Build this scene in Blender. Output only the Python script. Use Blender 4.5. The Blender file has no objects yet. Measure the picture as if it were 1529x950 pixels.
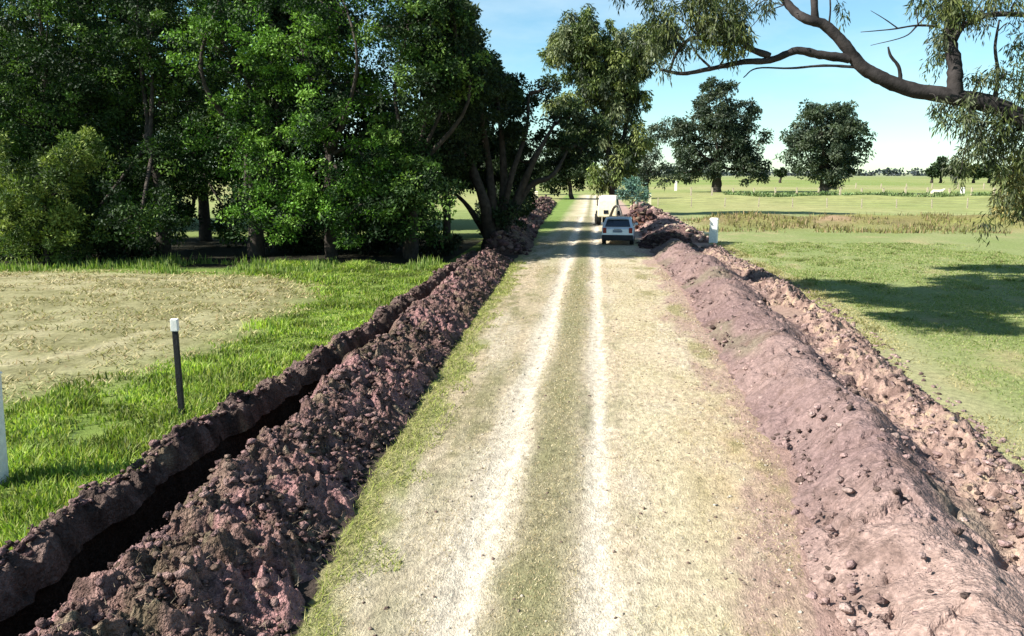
import bpy, bmesh, math, random
import numpy as np
from mathutils import Vector, Matrix

rng = np.random.default_rng(7)
random.seed(7)
S = bpy.context.scene
COL = S.collection

# ------------------------------------------------------------------ camera
PW, PH, FPX = 1529.0, 950.0, 1200.0
YAW = math.radians(5.78)          # camera looks a little left of the road axis (+Y)
PITCH = math.radians(10.25)
CAMZ = 4.0
cam = bpy.data.cameras.new('camera'); camo = bpy.data.objects.new('camera', cam); COL.objects.link(camo)
camo.location = (0, 0, CAMZ)
camo.rotation_euler = (math.radians(90) - PITCH, 0, YAW)
cam.sensor_width = 36.0; cam.lens = 36.0 * FPX / PW; cam.clip_start = 0.1; cam.clip_end = 20000
S.camera = camo

# ------------------------------------------------------------------ light
SUN_EL = math.radians(40); SUN_AZ = math.radians(22)     # sun stands left and slightly behind the camera
sdir = Vector((-math.cos(SUN_EL) * math.cos(SUN_AZ), -math.cos(SUN_EL) * math.sin(SUN_AZ), math.sin(SUN_EL)))
sl = bpy.data.lights.new('sun', 'SUN'); sl.energy = 5.0; sl.angle = math.radians(0.5); sl.color = (1.0, 0.955, 0.88)
so = bpy.data.objects.new('sun', sl); COL.objects.link(so)
so.rotation_euler = (-sdir).to_track_quat('-Z', 'Y').to_euler()
so.location = (-30, -10, 40)

W = bpy.data.worlds.new('World'); S.world = W; W.use_nodes = True
nt = W.node_tree; nt.nodes.clear()
N = nt.nodes.new; L = nt.links.new
out = N('ShaderNodeOutputWorld'); bg = N('ShaderNodeBackground'); L(bg.outputs[0], out.inputs[0])
sky = N('ShaderNodeTexSky'); sky.sky_type = 'NISHITA'; sky.sun_disc = False
sky.sun_elevation = SUN_EL; sky.sun_rotation = math.atan2(sdir.x, sdir.y)
sky.altitude = 20; sky.air_density = 1.0; sky.dust_density = 0.1; sky.ozone_density = 1.6
tc = N('ShaderNodeTexCoord')
mp = N('ShaderNodeMapping'); mp.inputs['Scale'].default_value = (1.0, 1.0, 3.2); L(tc.outputs['Generated'], mp.inputs[0])
cn = N('ShaderNodeTexNoise'); cn.inputs['Scale'].default_value = 2.6; cn.inputs['Detail'].default_value = 9; cn.inputs['Roughness'].default_value = .6
L(mp.outputs[0], cn.inputs[0])
cr = N('ShaderNodeValToRGB'); cr.color_ramp.elements[0].position = .45; cr.color_ramp.elements[1].position = .68
L(cn.outputs[0], cr.inputs[0])
tint = N('ShaderNodeMix'); tint.data_type = 'RGBA'; tint.blend_type = 'MULTIPLY'; tint.inputs[0].default_value = 1
L(sky.outputs[0], tint.inputs[6]); tint.inputs[7].default_value = (0.84, 1.12, 1.14, 1)
cl = N('ShaderNodeMix'); cl.data_type = 'RGBA'; 
cf = N('ShaderNodeMath'); cf.operation = 'MULTIPLY'; cf.inputs[1].default_value = .42; L(cr.outputs[0], cf.inputs[0])
L(cf.outputs[0], cl.inputs[0]); L(tint.outputs[2], cl.inputs[6]); cl.inputs[7].default_value = (6.2, 7.4, 7.9, 1)
L(cl.outputs[2], bg.inputs[0]); bg.inputs[1].default_value = 0.057

S.view_settings.view_transform = 'Standard'; S.view_settings.look = 'None'
S.view_settings.exposure = 1.42; S.view_settings.gamma = 1.0

# ------------------------------------------------------------------ helpers
def ray(u, v):
    x = (u - PW / 2) / FPX; z = -(v - PH / 2) / FPX
    cp, sp, cy, sy = math.cos(PITCH), math.sin(PITCH), math.cos(YAW), math.sin(YAW)
    y2 = cp + z * sp; z2 = -sp + z * cp
    return (x * cy - y2 * sy, x * sy + y2 * cy, z2)
def G(u, v, z=0.0):                 # a point on the ground (or at height z)
    d = ray(u, v); t = (z - CAMZ) / d[2]
    return (d[0] * t, d[1] * t, z)
def P(u, v, Y):                     # a point at distance Y along the road
    d = ray(u, v); t = Y / d[1]
    return np.array((d[0] * t, Y, CAMZ + d[2] * t))
def mpx(Y): return Y / FPX          # metres per photo pixel at distance Y

def _hash(ix, iy, seed):
    n = (ix.astype(np.int64) * 374761393 + iy.astype(np.int64) * 668265263 + seed * 1442695041) & 0xffffffff
    n = ((n ^ (n >> 13)) * 1274126177) & 0xffffffff
    return ((n ^ (n >> 16)) & 0xffff) / 65535.0
def vnoise(x, y, seed=0):
    ix = np.floor(x); iy = np.floor(y); fx = x - ix; fy = y - iy
    fx = fx * fx * (3 - 2 * fx); fy = fy * fy * (3 - 2 * fy)
    a = _hash(ix, iy, seed); b = _hash(ix + 1, iy, seed); c = _hash(ix, iy + 1, seed); d = _hash(ix + 1, iy + 1, seed)
    return (a + (b - a) * fx) * (1 - fy) + (c + (d - c) * fx) * fy
def fbm(x, y, oct=4, seed=0, gain=.5):
    s = 0; a = 1; t = 0
    for i in range(oct):
        s = s + a * vnoise(x * 2 ** i + 17.3 * i, y * 2 ** i - 9.1 * i, seed + i); t += a; a *= gain
    return s / t - .5
def sst(a, b, x):
    t = np.clip((x - a) / (b - a), 0, 1); return t * t * (3 - 2 * t)

def npmesh(name, V, F, mats, parent=None, col=None, smooth=False, mi=None):
    """V (n,3), F (m,k) of one face size or a list of such arrays"""
    Fs = F if isinstance(F, list) else [F]
    me = bpy.data.meshes.new(name)
    V = np.asarray(V, np.float32)
    me.vertices.add(len(V)); me.vertices.foreach_set('co', V.ravel())
    loops = np.concatenate([f.ravel() for f in Fs]).astype(np.int32)
    sizes = np.concatenate([np.full(len(f), f.shape[1]) for f in Fs]).astype(np.int32)
    me.loops.add(len(loops)); me.loops.foreach_set('vertex_index', loops)
    me.polygons.add(len(sizes))
    st = np.concatenate([[0], np.cumsum(sizes)[:-1]]).astype(np.int32)
    me.polygons.foreach_set('loop_start', st)
    try: me.polygons.foreach_set('loop_total', sizes)
    except Exception: pass
    if smooth: me.polygons.foreach_set('use_smooth', np.ones(len(sizes), bool))
    if mi is not None: me.polygons.foreach_set('material_index', np.asarray(mi, np.int32))
    for m in (mats if isinstance(mats, (list, tuple)) else [mats]): me.materials.append(m)
    if col is not None:
        at = me.attributes.new('col', 'FLOAT_COLOR', 'POINT')
        c = np.ones((len(V), 4), np.float32); c[:, :3] = np.clip(col, 0, 1); at.data.foreach_set('color', c.ravel())
    me.update(calc_edges=True); me.validate()
    o = bpy.data.objects.new(name, me); COL.objects.link(o)
    if parent is not None: o.parent = parent; o.matrix_parent_inverse = Matrix.Translation(-parent.location) if parent.rotation_euler[2] == 0 else parent_inv(parent)
    return o
def parent_inv(p):
    return (Matrix.Translation(p.location) @ p.rotation_euler.to_matrix().to_4x4()).inverted()
def tag(o, label=None, cat=None, group=None, kind=None):
    if label: o['label'] = label
    if cat: o['category'] = cat
    if group: o['group'] = group
    if kind: o['kind'] = kind
    return o
def thing(name, loc, label, cat, group=None, rz=0):
    o = bpy.data.objects.new(name, None); COL.objects.link(o); o.location = loc; o.rotation_euler = (0, 0, rz)
    o.empty_display_size = .3
    return tag(o, label, cat, group)

def grid_faces(nr, nc):
    i = np.arange(nr - 1)[:, None] * nc + np.arange(nc - 1)[None, :]
    return np.stack([i, i + 1, i + nc + 1, i + nc], -1).reshape(-1, 4)

# ------------------------------------------------------------------ materials
def newmat(name):
    m = bpy.data.materials.new(name); m.use_nodes = True; t = m.node_tree; t.nodes.clear()
    return m, t, t.nodes.new, t.links.new
def mat_plain(name, col, rough=.6, metal=0, var=.15, scale=8, bump=0.0, bscale=40, spec=.4, dirt=None):
    m, t, N, L = newmat(name)
    o = N('ShaderNodeOutputMaterial'); b = N('ShaderNodeBsdfPrincipled'); L(b.outputs[0], o.inputs[0])
    tc = N('ShaderNodeTexCoord'); n = N('ShaderNodeTexNoise'); n.inputs['Scale'].default_value = scale; n.inputs['Detail'].default_value = 6
    L(tc.outputs['Object'], n.inputs[0])
    r = N('ShaderNodeValToRGB'); L(n.outputs[0], r.inputs[0])
    c1 = [c * (1 - var) for c in col] if dirt is None else dirt
    r.color_ramp.elements[0].position = .3; r.color_ramp.elements[0].color = (*c1, 1)
    r.color_ramp.elements[1].position = .62; r.color_ramp.elements[1].color = (*[min(1, c * (1 + var * .6)) for c in col], 1)
    L(r.outputs[0], b.inputs['Base Color'])
    b.inputs['Roughness'].default_value = rough; b.inputs['Metallic'].default_value = metal
    b.inputs['Specular IOR Level'].default_value = spec
    if bump:
        n2 = N('ShaderNodeTexNoise'); n2.inputs['Scale'].default_value = bscale; n2.inputs['Detail'].default_value = 5; L(tc.outputs['Object'], n2.inputs[0])
        bp = N('ShaderNodeBump'); bp.inputs['Strength'].default_value = bump; bp.inputs['Distance'].default_value = .02
        L(n2.outputs[0], bp.inputs['Height']); L(bp.outputs[0], b.inputs['Normal'])
    return m
def mat_ground(name, streak=(1, 1, 1), scale=9.0, contrast=.75, bump=.6, bdist=.05, fine=45.0, crumb=0.0):
    """albedo from the mesh's own 'col' attribute, broken up by two scales of streaky noise"""
    m, t, N, L = newmat(name)
    o = N('ShaderNodeOutputMaterial'); b = N('ShaderNodeBsdfPrincipled'); L(b.outputs[0], o.inputs[0])
    a = N('ShaderNodeAttribute'); a.attribute_name = 'col'
    g = N('ShaderNodeNewGeometry'); mp = N('ShaderNodeMapping'); mp.inputs['Scale'].default_value = streak; L(g.outputs['Position'], mp.inputs[0])
    n1 = N('ShaderNodeTexNoise'); n1.inputs['Scale'].default_value = scale; n1.inputs['Detail'].default_value = 8; n1.inputs['Roughness'].default_value = .72; L(mp.outputs[0], n1.inputs[0])
    n2 = N('ShaderNodeTexNoise'); n2.inputs['Scale'].default_value = fine; n2.inputs['Detail'].default_value = 4; n2.inputs['Roughness'].default_value = .7; L(mp.outputs[0], n2.inputs[0])
    r1 = N('ShaderNodeMapRange'); r1.inputs[1].default_value = .3; r1.inputs[2].default_value = .7; r1.inputs[3].default_value = 1 - contrast * .55; r1.inputs[4].default_value = 1 + contrast * .42; L(n1.outputs[0], r1.inputs[0])
    r2 = N('ShaderNodeMapRange'); r2.inputs[1].default_value = .3; r2.inputs[2].default_value = .7; r2.inputs[3].default_value = 1 - contrast * .35; r2.inputs[4].default_value = 1 + contrast * .3; L(n2.outputs[0], r2.inputs[0])
    mu = N('ShaderNodeMath'); mu.operation = 'MULTIPLY'; L(r1.outputs[0], mu.inputs[0]); L(r2.outputs[0], mu.inputs[1])
    vm = N('ShaderNodeVectorMath'); vm.operation = 'SCALE'; L(a.outputs['Color'], vm.inputs[0]); L(mu.outputs[0], vm.inputs['Scale'])
    L(vm.outputs[0], b.inputs['Base Color']); b.inputs['Roughness'].default_value = .95; b.inputs['Specular IOR Level'].default_value = .1
    bp = N('ShaderNodeBump'); bp.inputs['Strength'].default_value = bump; bp.inputs['Distance'].default_value = bdist
    ad = N('ShaderNodeMath'); ad.operation = 'ADD'; L(n1.outputs[0], ad.inputs[0]); L(n2.outputs[0], ad.inputs[1])
    if crumb:
        vo = N('ShaderNodeTexVoronoi'); vo.inputs['Scale'].default_value = crumb; vo.inputs['Detail'].default_value = 2.0; vo.inputs['Roughness'].default_value = .6
        L(g.outputs['Position'], vo.inputs[0])
        vm2 = N('ShaderNodeMath'); vm2.operation = 'MULTIPLY_ADD'; L(vo.outputs['Distance'], vm2.inputs[0]); vm2.inputs[1].default_value = -1.3; L(ad.outputs[0], vm2.inputs[2]); ad = vm2
        vc = N('ShaderNodeMapRange'); vc.inputs[1].default_value = .05; vc.inputs[2].default_value = .75; vc.inputs[3].default_value = 1.55; vc.inputs[4].default_value = .85; L(vo.outputs['Distance'], vc.inputs[0])
        mu2 = N('ShaderNodeMath'); mu2.operation = 'MULTIPLY'; L(mu.outputs[0], mu2.inputs[0]); L(vc.outputs[0], mu2.inputs[1]); L(mu2.outputs[0], vm.inputs['Scale'])
    L(ad.outputs[0], bp.inputs['Height']); L(bp.outputs[0], b.inputs['Normal'])
    return m
def mat_leaf(name, trans=.28, rough=.5, spec=.35):
    m, t, N, L = newmat(name)
    o = N('ShaderNodeOutputMaterial'); b = N('ShaderNodeBsdfPrincipled'); tr = N('ShaderNodeBsdfTranslucent'); mx = N('ShaderNodeMixShader')
    a = N('ShaderNodeAttribute'); a.attribute_name = 'col'
    L(a.outputs['Color'], b.inputs['Base Color'])
    vm = N('ShaderNodeVectorMath'); vm.operation = 'MULTIPLY'; L(a.outputs['Color'], vm.inputs[0]); vm.inputs[1].default_value = (1.5, 1.7, .7)
    L(vm.outputs[0], tr.inputs[0]); b.inputs['Roughness'].default_value = rough; b.inputs['Specular IOR Level'].default_value = spec
    mx.inputs[0].default_value = trans; L(b.outputs[0], mx.inputs[1]); L(tr.outputs[0], mx.inputs[2]); L(mx.outputs[0], o.inputs[0])
    return m

M_ground = mat_ground('meadow_soil', streak=(1, .8, 1), scale=7, contrast=.8)
M_track = mat_ground('track_dust', streak=(1, .5, 1), scale=10, contrast=.9, bump=.8)
M_field = mat_ground('far_grass', streak=(.25, .5, 1), scale=1.2, contrast=.7, bump=.2, fine=6)
M_soil = mat_ground('dark_clay', scale=11, contrast=1.0, bump=.8, bdist=.06, fine=30, crumb=20)
M_soil2 = mat_ground('mauve_clay', scale=8, contrast=.75, bump=.6, bdist=.05, fine=24, crumb=13)
M_leaf = mat_leaf('broad_leaf', trans=.14, rough=.65, spec=.18); M_gum = mat_leaf('gum_leaf', trans=.15, rough=.55, spec=.25); M_blade = mat_leaf('grass_blade', trans=.3, rough=.6, spec=.2)
M_straw = mat_leaf('straw', trans=.1, rough=.8, spec=.1)
M_bark = mat_plain('grey_brown_bark', (.04, .033, .027), .9, var=.5, scale=5, bump=1, bscale=14, spec=.15)
M_gumbark = mat_plain('gum_bark', (.028, .024, .023), .85, var=.7, scale=3, bump=.9, bscale=9, spec=.2)
M_white = mat_plain('weathered_white_paint', (.78, .76, .7), .7, var=.12, scale=14, bump=.25)
M_cream = mat_plain('cream_paint', (.66, .6, .42), .5, var=.14, scale=4)
M_black = mat_plain('black_paint', (.012, .012, .014), .6, var=.4, scale=20, bump=.3)
M_rubber = mat_plain('tyre_rubber', (.02, .02, .02), .9, var=.3)
M_silver = mat_plain('silver_car_paint', (.6, .63, .68), .28, metal=.35, var=.08, scale=2, spec=.6)
M_glass = mat_plain('dark_car_glass', (.012, .015, .022), .08, var=.2, spec=.8)
M_red = mat_plain('red_lamp_plastic', (.28, .012, .012), .25, var=.2)
M_plas = mat_plain('dark_grey_plastic', (.025, .025, .027), .7, var=.3)
M_rim = mat_plain('alloy', (.45, .45, .47), .35, metal=.7, var=.1)
M_plate = mat_plain('plate_grey', (.2, .22, .27), .5, var=.1)
M_wood = mat_plain('weathered_timber', (.36, .31, .22), .85, var=.35, scale=6, bump=.5)
M_wire = mat_plain('fence_wire', (.25, .25, .25), .5, metal=.7)
M_cow = mat_plain('cream_hide', (.72, .66, .5), .85, var=.12, scale=3)
M_steel = mat_plain('dark_worn_steel', (.05, .045, .04), .55, metal=.3, var=.5)

# ------------------------------------------------------------------ base lines of the place (metres, along the road axis Y)
def line(pts, z=0.0):
    q = sorted([(G(u, v, z)[1], G(u, v, z)[0]) for u, v in pts])
    ys = np.array([a[0] for a in q]); xs = np.array([a[1] for a in q])
    return lambda y: np.interp(y, ys, xs)
lipx = line([(-300, 1075), (0, 845), (180, 708), (300, 637), (520, 505), (670, 402)], .22)
LHR = line([(440, 960), (482, 860), (555, 700), (600, 645), (690, 500), (745, 425), (762, 395)])
LHC = line([(40, 945), (190, 815), (460, 615), (690, 402)], .7)
RHL = line([(1205, 960), (1185, 850), (1165, 700), (1085, 560), (1010, 430), (975, 388)])
RHR = line([(1640, 800), (1529, 690), (1450, 640), (1290, 500), (1190, 430), (1100, 385)])
def mown(x, y): return (np.abs((x + 19.5) / 11.0) ** 3.2 + np.abs((y - 20.8) / 10.4) ** 3.2) ** (1 / 3.2)
def lipw(y): return lipx(y) + .18 * fbm(y * .8, y * 0, 3, 5)

def ground_z(x, y):
    z = .05 * fbm(x * .25, y * .25, 3, 1) + .03 * fbm(x * 1.3, y * 1.3, 3, 2)
    lw = lipw(y) + .26 * fbm(x * 3, y * 3.2, 4, 15, .7)
    t_on = 1 - sst(39, 42, y)
    c = LHC(y)
    d = sst(lw + .08, lw + .26, x) * (1 - sst(c - .95, c - .2, x))
    z = z - 1.5 * d * t_on
    for rx in (-1.2, .12):                                    # wheel ruts
        z = z - .045 * np.exp(-((x - rx - .05 * fbm(y * .3, y * 0, 2, 9)) / .2) ** 2) * (y < 150)
    # low bank crossing the right field
    b = np.exp(-((y - 63.5 - .02 * x + 2.5 * fbm(x * .06, x * 0, 2, 77)) / 3.2) ** 2) * sst(6.5, 10, x)
    z = z + (.75 + .7 * fbm(x * .3, y * .3, 4, 12)) * b
    b2 = np.exp(-((y - 120) / 6.0) ** 2) * sst(9, 16, x)
    z = z + .7 * b2 * (1 + fbm(x * .15, y * .15, 3, 13))
    return z

C = lambda *c: np.array(c, float)
GREEN = C(.10, .15, .03); GREEN2 = C(.17, .22, .05); LAWN = C(.165, .205, .068); LAWN2 = C(.215, .235, .10)
STRAW = C(.225, .21, .105); STRAW2 = C(.30, .28, .155); DRY = C(.43, .35, .245); DRYG = C(.215, .195, .105); RUT = C(.56, .495, .39)
OCH = C(.36, .26, .14); DIRT = C(.10, .066, .058); CLAYP = C(.30, .2, .17); BROWN = C(.15, .115, .055)
def mixc(a, b, t): t = np.clip(t, 0, 1)[..., None]; return a * (1 - t) + b * t

def ground_col(x, y):
    n1 = fbm(x * .35, y * .22, 4, 21); n2 = fbm(x * 1.6, y * .7, 4, 22); n3 = fbm(x * 5, y * 2.2, 3, 23)
    lw = lipw(y); rl = RHL(y); rr = RHR(y); hr = LHR(y)
    # right lawn
    c = mixc(LAWN, LAWN2, .5 + 1.6 * n1 + .8 * n2)
    c = mixc(c, C(.30, .25, .13), sst(.1, .35, n2 + n1 * .4) * .7)
    c = mixc(c, STRAW2, (1 - sst(.2, 1.6, x - rr + n2)) * (x > rr - 1) * .75)
    # left lawn: lush strip, mown straw disc, lush again before the wood
    left = mixc(GREEN, GREEN2, .5 + 2.2 * n2)
    e = mown(x, y) + .12 * n1 + .10 * n2
    mow = mixc(STRAW, STRAW2, .45 + 1.8 * n2 + 1.2 * n3)
    mow = mixc(mow, C(.15, .14, .06), sst(.02, .25, n3 - n2 * .6) * .8)
    rg = fbm(e * 16, x * .25 + y * .1, 3, 24)
    mow = mixc(mow, C(.16, .15, .07), sst(.02, .22, rg) * .65)
    mow = mixc(mow, C(.4, .35, .22), sst(-.05, -.22, rg) * .5)
    left = mixc(left, mow, 1 - sst(.86, 1.08, e))
    left = mixc(left, C(.020, .019, .011), sst(32, 33.5, y + .8 * n2 - .18 * np.clip(x + 14, 0, 9)) * (1 - sst(48, 50, y)) * (x < -6.6))  # shade beneath the wood painted near-black into the ground colour
    left = mixc(left, LAWN, sst(47, 52, y))
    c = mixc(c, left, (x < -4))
    # the track
    s = x + .10 * n2
    tr = mixc(DRY, DRYG, .28 + 1.9 * n2 + 1.8 * n3 + 1.2 * fbm(x * 2.2, y * .35, 3, 34))
    tr = mixc(tr, RUT * .9, sst(.06, .24, fbm(x * 1.6, y * .3, 4, 35)) * .5)
    tr = mixc(tr, C(.50, .43, .29), sst(.35, .8, s) * (.30 + .9 * np.clip(.5 + 2 * n2 + n3, 0, 1)) * .8)
    tr = mixc(tr, C(.40, .27, .15), sst(1.0, 2.0, s) * (1 - sst(9, 20, y)) * np.clip(.35 + 2.2 * n2, 0, .8))
    tr = mixc(tr, C(.22, .2, .09), sst(1.1, 1.8, s) * sst(.02, .2, n2 + .3 * n1) * .8)
    mid = mixc(DRYG * .95, C(.175, .175, .075), .5 + 2.5 * n1 + 1.2 * n2)
    tr = mixc(tr, mid, np.exp(-((s + .52) / .36) ** 4) * .85)
    tr = mixc(tr, DRYG, np.exp(-((s + 1.85) / .30) ** 2) * .55 * (.6 + n2))
    far = sst(18, 45, y)
    tr = mixc(tr, STRAW2 * 1.15, np.exp(-((s + 1.8) / .35) ** 2) * far * .6)
    for rx, w in ((-1.2, .20), (.12, .16)):
        ww = w * (1.1 + 1.6 * fbm(y * .35, y * 0 + rx, 3, 31)); cx = rx + .14 * fbm(y * .3, y * 0 + rx, 3, 33)
        tr = mixc(tr, RUT, np.exp(-(np.abs(x + .05 * n3 + .04 * n2 - cx) / np.maximum(ww * 1.05, .07)) ** 3) * np.clip(1.05 + 1.2 * n2 + .8 * n3, .35, 1))
        tr = mixc(tr, RUT * .95, np.exp(-((s - cx) / .40) ** 2) * .28)
    # green verge beside the left heap
    gw = sst(0, .35, s - hr + .3) * (1 - sst(.25, .8, s - hr + 1.3 * n2 + .5 * n3 + .12))
    tr = mixc(tr, mixc(C(.15, .18, .045), C(.24, .22, .08), .5 + 2 * n2), gw * .8)
    tr = mixc(tr, C(.14, .2, .05), (1 - sst(-3.2, -1.9, s)) * sst(45, 60, y))
    # soil crumbs trodden along the right heap
    tr = mixc(tr, CLAYP, (1 - sst(.0, .7, rl - s + 1.6 * n2 + 1.0 * n3)) * .75)
    on = (x > hr - 2.2) & (x < rl + 1.6) & (y < 170)
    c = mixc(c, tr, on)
    # bare soil: trench and below the heaps
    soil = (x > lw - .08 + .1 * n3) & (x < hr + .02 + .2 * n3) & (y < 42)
    c = mixc(c, C(.045, .034, .028), soil)  # trench soil painted darker to deepen the shade in it
    soil2 = (x > rl + .1) & (x < rr - .2) & (y < 100)
    c = mixc(c, CLAYP, soil2 * .9)
    # low bank
    bank = np.exp(-((y - 62.5 - .02 * x + 2.5 * fbm(x * .06, x * 0, 2, 77)) / 4.0) ** 2) * sst(6.5, 9, x)
    c = mixc(c, mixc(BROWN, C(.2, .19, .06), .5 + 2.4 * fbm(x * .35, y * .5, 4, 41)), bank * .9)
    c = mixc(c, C(.26, .18, .11), bank * sst(.12, .26, fbm(x * .22, y * .3, 3, 43)))
    # far fields in strips
    f = sst(75, 100, y) * ((x < -5) | (x > 4) | (y > 150))
    strip = vnoise(y * .045 + .002 * x, x * .003, 51)
    fc = mixc(C(.15, .2, .05), C(.26, .25, .11), strip * 1.3 - .15 + 1.0 * fbm(x * .05, y * .03, 4, 52))
    c = mixc(c, fc, f)
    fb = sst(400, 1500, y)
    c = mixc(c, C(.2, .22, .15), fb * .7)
    return c

def sheet(name, rows, xs_fn, mat, kind='structure', label=None):
    Y = np.asarray(rows)[:, None]; X = xs_fn(Y); Y = np.broadcast_to(Y, X.shape)
    Z = ground_z(X, Y); c = ground_col(X, Y)
    V = np.stack([X, Y, Z], -1).reshape(-1, 3)
    o = npmesh(name, V, grid_faces(*X.shape), mat, col=c.reshape(-1, 3), smooth=True)
    tag(o, kind=kind); return o
rows = list(np.linspace(-25, 3, 15))
y = 3.0
while y < 75: y *= 1.0055; rows.append(min(y, 75.0))
rows = np.array(rows)
ext = 420 * np.concatenate([[0], np.geomspace(.00025, 1, 150)])[1:]
k = np.concatenate([[0], ext])
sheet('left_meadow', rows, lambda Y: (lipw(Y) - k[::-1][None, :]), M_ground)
t = np.linspace(0, 1, 44)
mid_join = lambda Y: LHC(Y) + .3
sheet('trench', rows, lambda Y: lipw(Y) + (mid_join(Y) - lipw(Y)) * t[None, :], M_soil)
t2 = np.linspace(0, 1, 165)
rj = lambda Y: RHL(Y) + 1.2
sheet('dirt_track', rows, lambda Y: mid_join(Y) + (rj(Y) - mid_join(Y)) * t2[None, :], M_track)
sheet('right_meadow', rows, lambda Y: rj(Y) + k[None, :], M_ground)
fr = np.geomspace(75, 9000, 260)
sx = np.sinh(np.linspace(-7, 7, 301)); sx = sx / sx.max() * 6000
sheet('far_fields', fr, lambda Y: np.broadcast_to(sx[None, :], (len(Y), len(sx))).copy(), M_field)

# ------------------------------------------------------------------ soil heaps
ICO_V = None
def ico():
    bm = bmesh.new(); bmesh.ops.create_icosphere(bm, subdivisions=1, radius=1)
    V = np.array([v.co[:] for v in bm.verts]); F = np.array([[v.index for v in f.verts] for f in bm.faces]); bm.free(); return V, F
ICO_V, ICO_F = ico()
def clod_mesh(name, pos, rad, mat, parent, cols, flat=.65):
    n = len(pos)
    nv = len(ICO_V)
    jit = 1 + 1.0 * (rng.random((n, nv, 1)) - .5)
    sc = rad[:, None, None] * (np.array([1, 1, flat]) * (1 + .6 * (rng.random((n, 1, 3)) - .5)))
    V = ICO_V[None] * jit * sc
    a = rng.random(n) * 6.28; ca, sa = np.cos(a)[:, None], np.sin(a)[:, None]
    V = np.stack([V[..., 0] * ca - V[..., 1] * sa, V[..., 0] * sa + V[..., 1] * ca, V[..., 2]], -1) + pos[:, None, :]
    F = (ICO_F[None] + (np.arange(n) * nv)[:, None, None]).reshape(-1, 3)
    c = np.repeat(cols[:, None, :], nv, 1).reshape(-1, 3)
    o = npmesh(name, V.reshape(-1, 3), F, mat, parent, col=c, smooth=False)
    o['kind'] = 'stuff'
    return o

def heap(label, y0, y1, xl, xr, hfun, prof, nfun, cfun, mat, ncols=70, step=.006, clods=0, crad=(.02, .09), ccols=None, name='soil_heap', group=None, cexp=2.2, edgy=False):
    ys = [y0]
    while ys[-1] < y1: ys.append(ys[-1] + max(.02, ys[-1] * step))
    ys = np.array(ys); ys[-1] = y1
    t = np.linspace(0, 1, ncols)
    def zf(X, Yv, T):
        endm = np.sqrt(np.clip(np.minimum((Yv - y0) / .8 if y0 > 5 else 1 + 0 * Yv, (y1 - Yv) / 1.4), 0, 1))
        base = hfun(Yv) * prof(T, Yv) * endm
        edge = np.clip(np.minimum(T, 1 - T) * 7, 0, 1)
        return base + nfun(X, Yv, T) * edge * endm - .06 * (1 - edge)
    Y = ys[:, None] + 0 * t[None, :]
    XL = xl(ys)[:, None]; XR = xr(ys)[:, None]
    wob = .5 * fbm(ys * 1.3, ys * 0, 4, 61, .6)[:, None]; wob2 = .5 * fbm(ys * 1.5, ys * 0, 4, 67, .6)[:, None]
    T = t[None, :] + 0 * Y
    X = XL + wob + (XR + wob2 - XL - wob) * T
    Z = zf(X, Y, T) + ground_z(X * 0 + XR * 1.0, Y) * 0
    X = X + .10 * fbm(X * 4, Y * 4, 3, 64); Yd = Y + .10 * fbm(X * 4, Y * 4, 3, 65)
    root = thing(name, ((xl(y0) + xr(y0)) / 2, float(y0), 0), label, 'dirt heap', group)
    Vv = np.stack([X, Yd, Z], -1).reshape(-1, 3)
    npmesh('soil_body', Vv, grid_faces(*X.shape), mat, root, col=cfun(X, Y, T, Z).reshape(-1, 3), smooth=True)
    if clods:
        yy = y0 + (y1 - y0) * rng.random(clods) ** 1.6; tt = .02 + .96 * rng.random(clods)
        if edgy: tt = np.where(rng.random(clods) < .6, .62 + .36 * rng.random(clods), np.where(rng.random(clods) < .3, .14 * rng.random(clods), tt))
        stray = rng.random(clods) < (.12 if y1 - y0 > 36.0 and ncols > 60 else 0)
        if ncols == 40 and step == .004: tt = .05 + .6 * tt
        a_, b_ = xl(yy), xr(yy)
        xx = a_ + (b_ - a_) * tt
        zz = zf(xx, yy, tt)
        xx = np.where(stray, b_ + rng.random(clods) * .35 - .05 if True else xx, xx); zz = np.where(stray, 0.0, zz)
        r = crad[0] + (crad[1] - crad[0]) * rng.random(clods) ** cexp
        r = r * (1 + .012 * yy)
        cc = ccols[rng.integers(0, len(ccols), clods)] * (.75 + .5 * rng.random((clods, 1)))
        clod_mesh('clods', np.stack([xx, yy, zz + r * .15], -1), r, mat, root, cc)
    return root, zf

PURP = np.array([[.125, .072, .072], [.085, .05, .05], [.16, .105, .09], [.06, .04, .036], [.2, .15, .11]])
PURP2 = np.array([[.22, .14, .13], [.16, .10, .095], [.27, .18, .16], [.08, .052, .046], [.20, .14, .11], [.31, .19, .18]])
def ridged(x, y, s): return 1 - np.abs(2 * (vnoise(x, y, s)) - 1)
def left_noise(X, Y, T):
    return .26 * fbm(X * .9, Y * .6, 3, 71) + .22 * fbm(X * 2.6, Y * 2.4, 3, 72) + .15 * (ridged(X * 4 + Y, Y * 4 - X, 73) - .6) + .22 * fbm(X * 8, Y * 8, 4, 74, .75) - .10 * sst(.08, .2, fbm(X * 5, Y * 5, 2, 78)) + .06 * (ridged(X * 13, Y * 13, 78) - .5)
def left_col(X, Y, T, Z):
    n = fbm(X * 1.4, Y * .9, 4, 75); n2 = fbm(X * 6, Y * 6, 3, 76)
    c = mixc(C(.23, .145, .14), C(.085, .055, .05), .5 + 3.2 * n2)
    c = mixc(c, C(.34, .19, .205), sst(-.02, .18, n + .5 * fbm(X * 9 + Y * 3, Y * 2.5 - X, 3, 79)) * .7)
    c = mixc(c, C(.34, .28, .21), sst(.16, .3, n2) * .6)
    c = mixc(c, C(.10, .09, .055), sst(-.02, -.25, n) * .5)
    return c * np.array([1.28, 1.24, 1.12])
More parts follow.
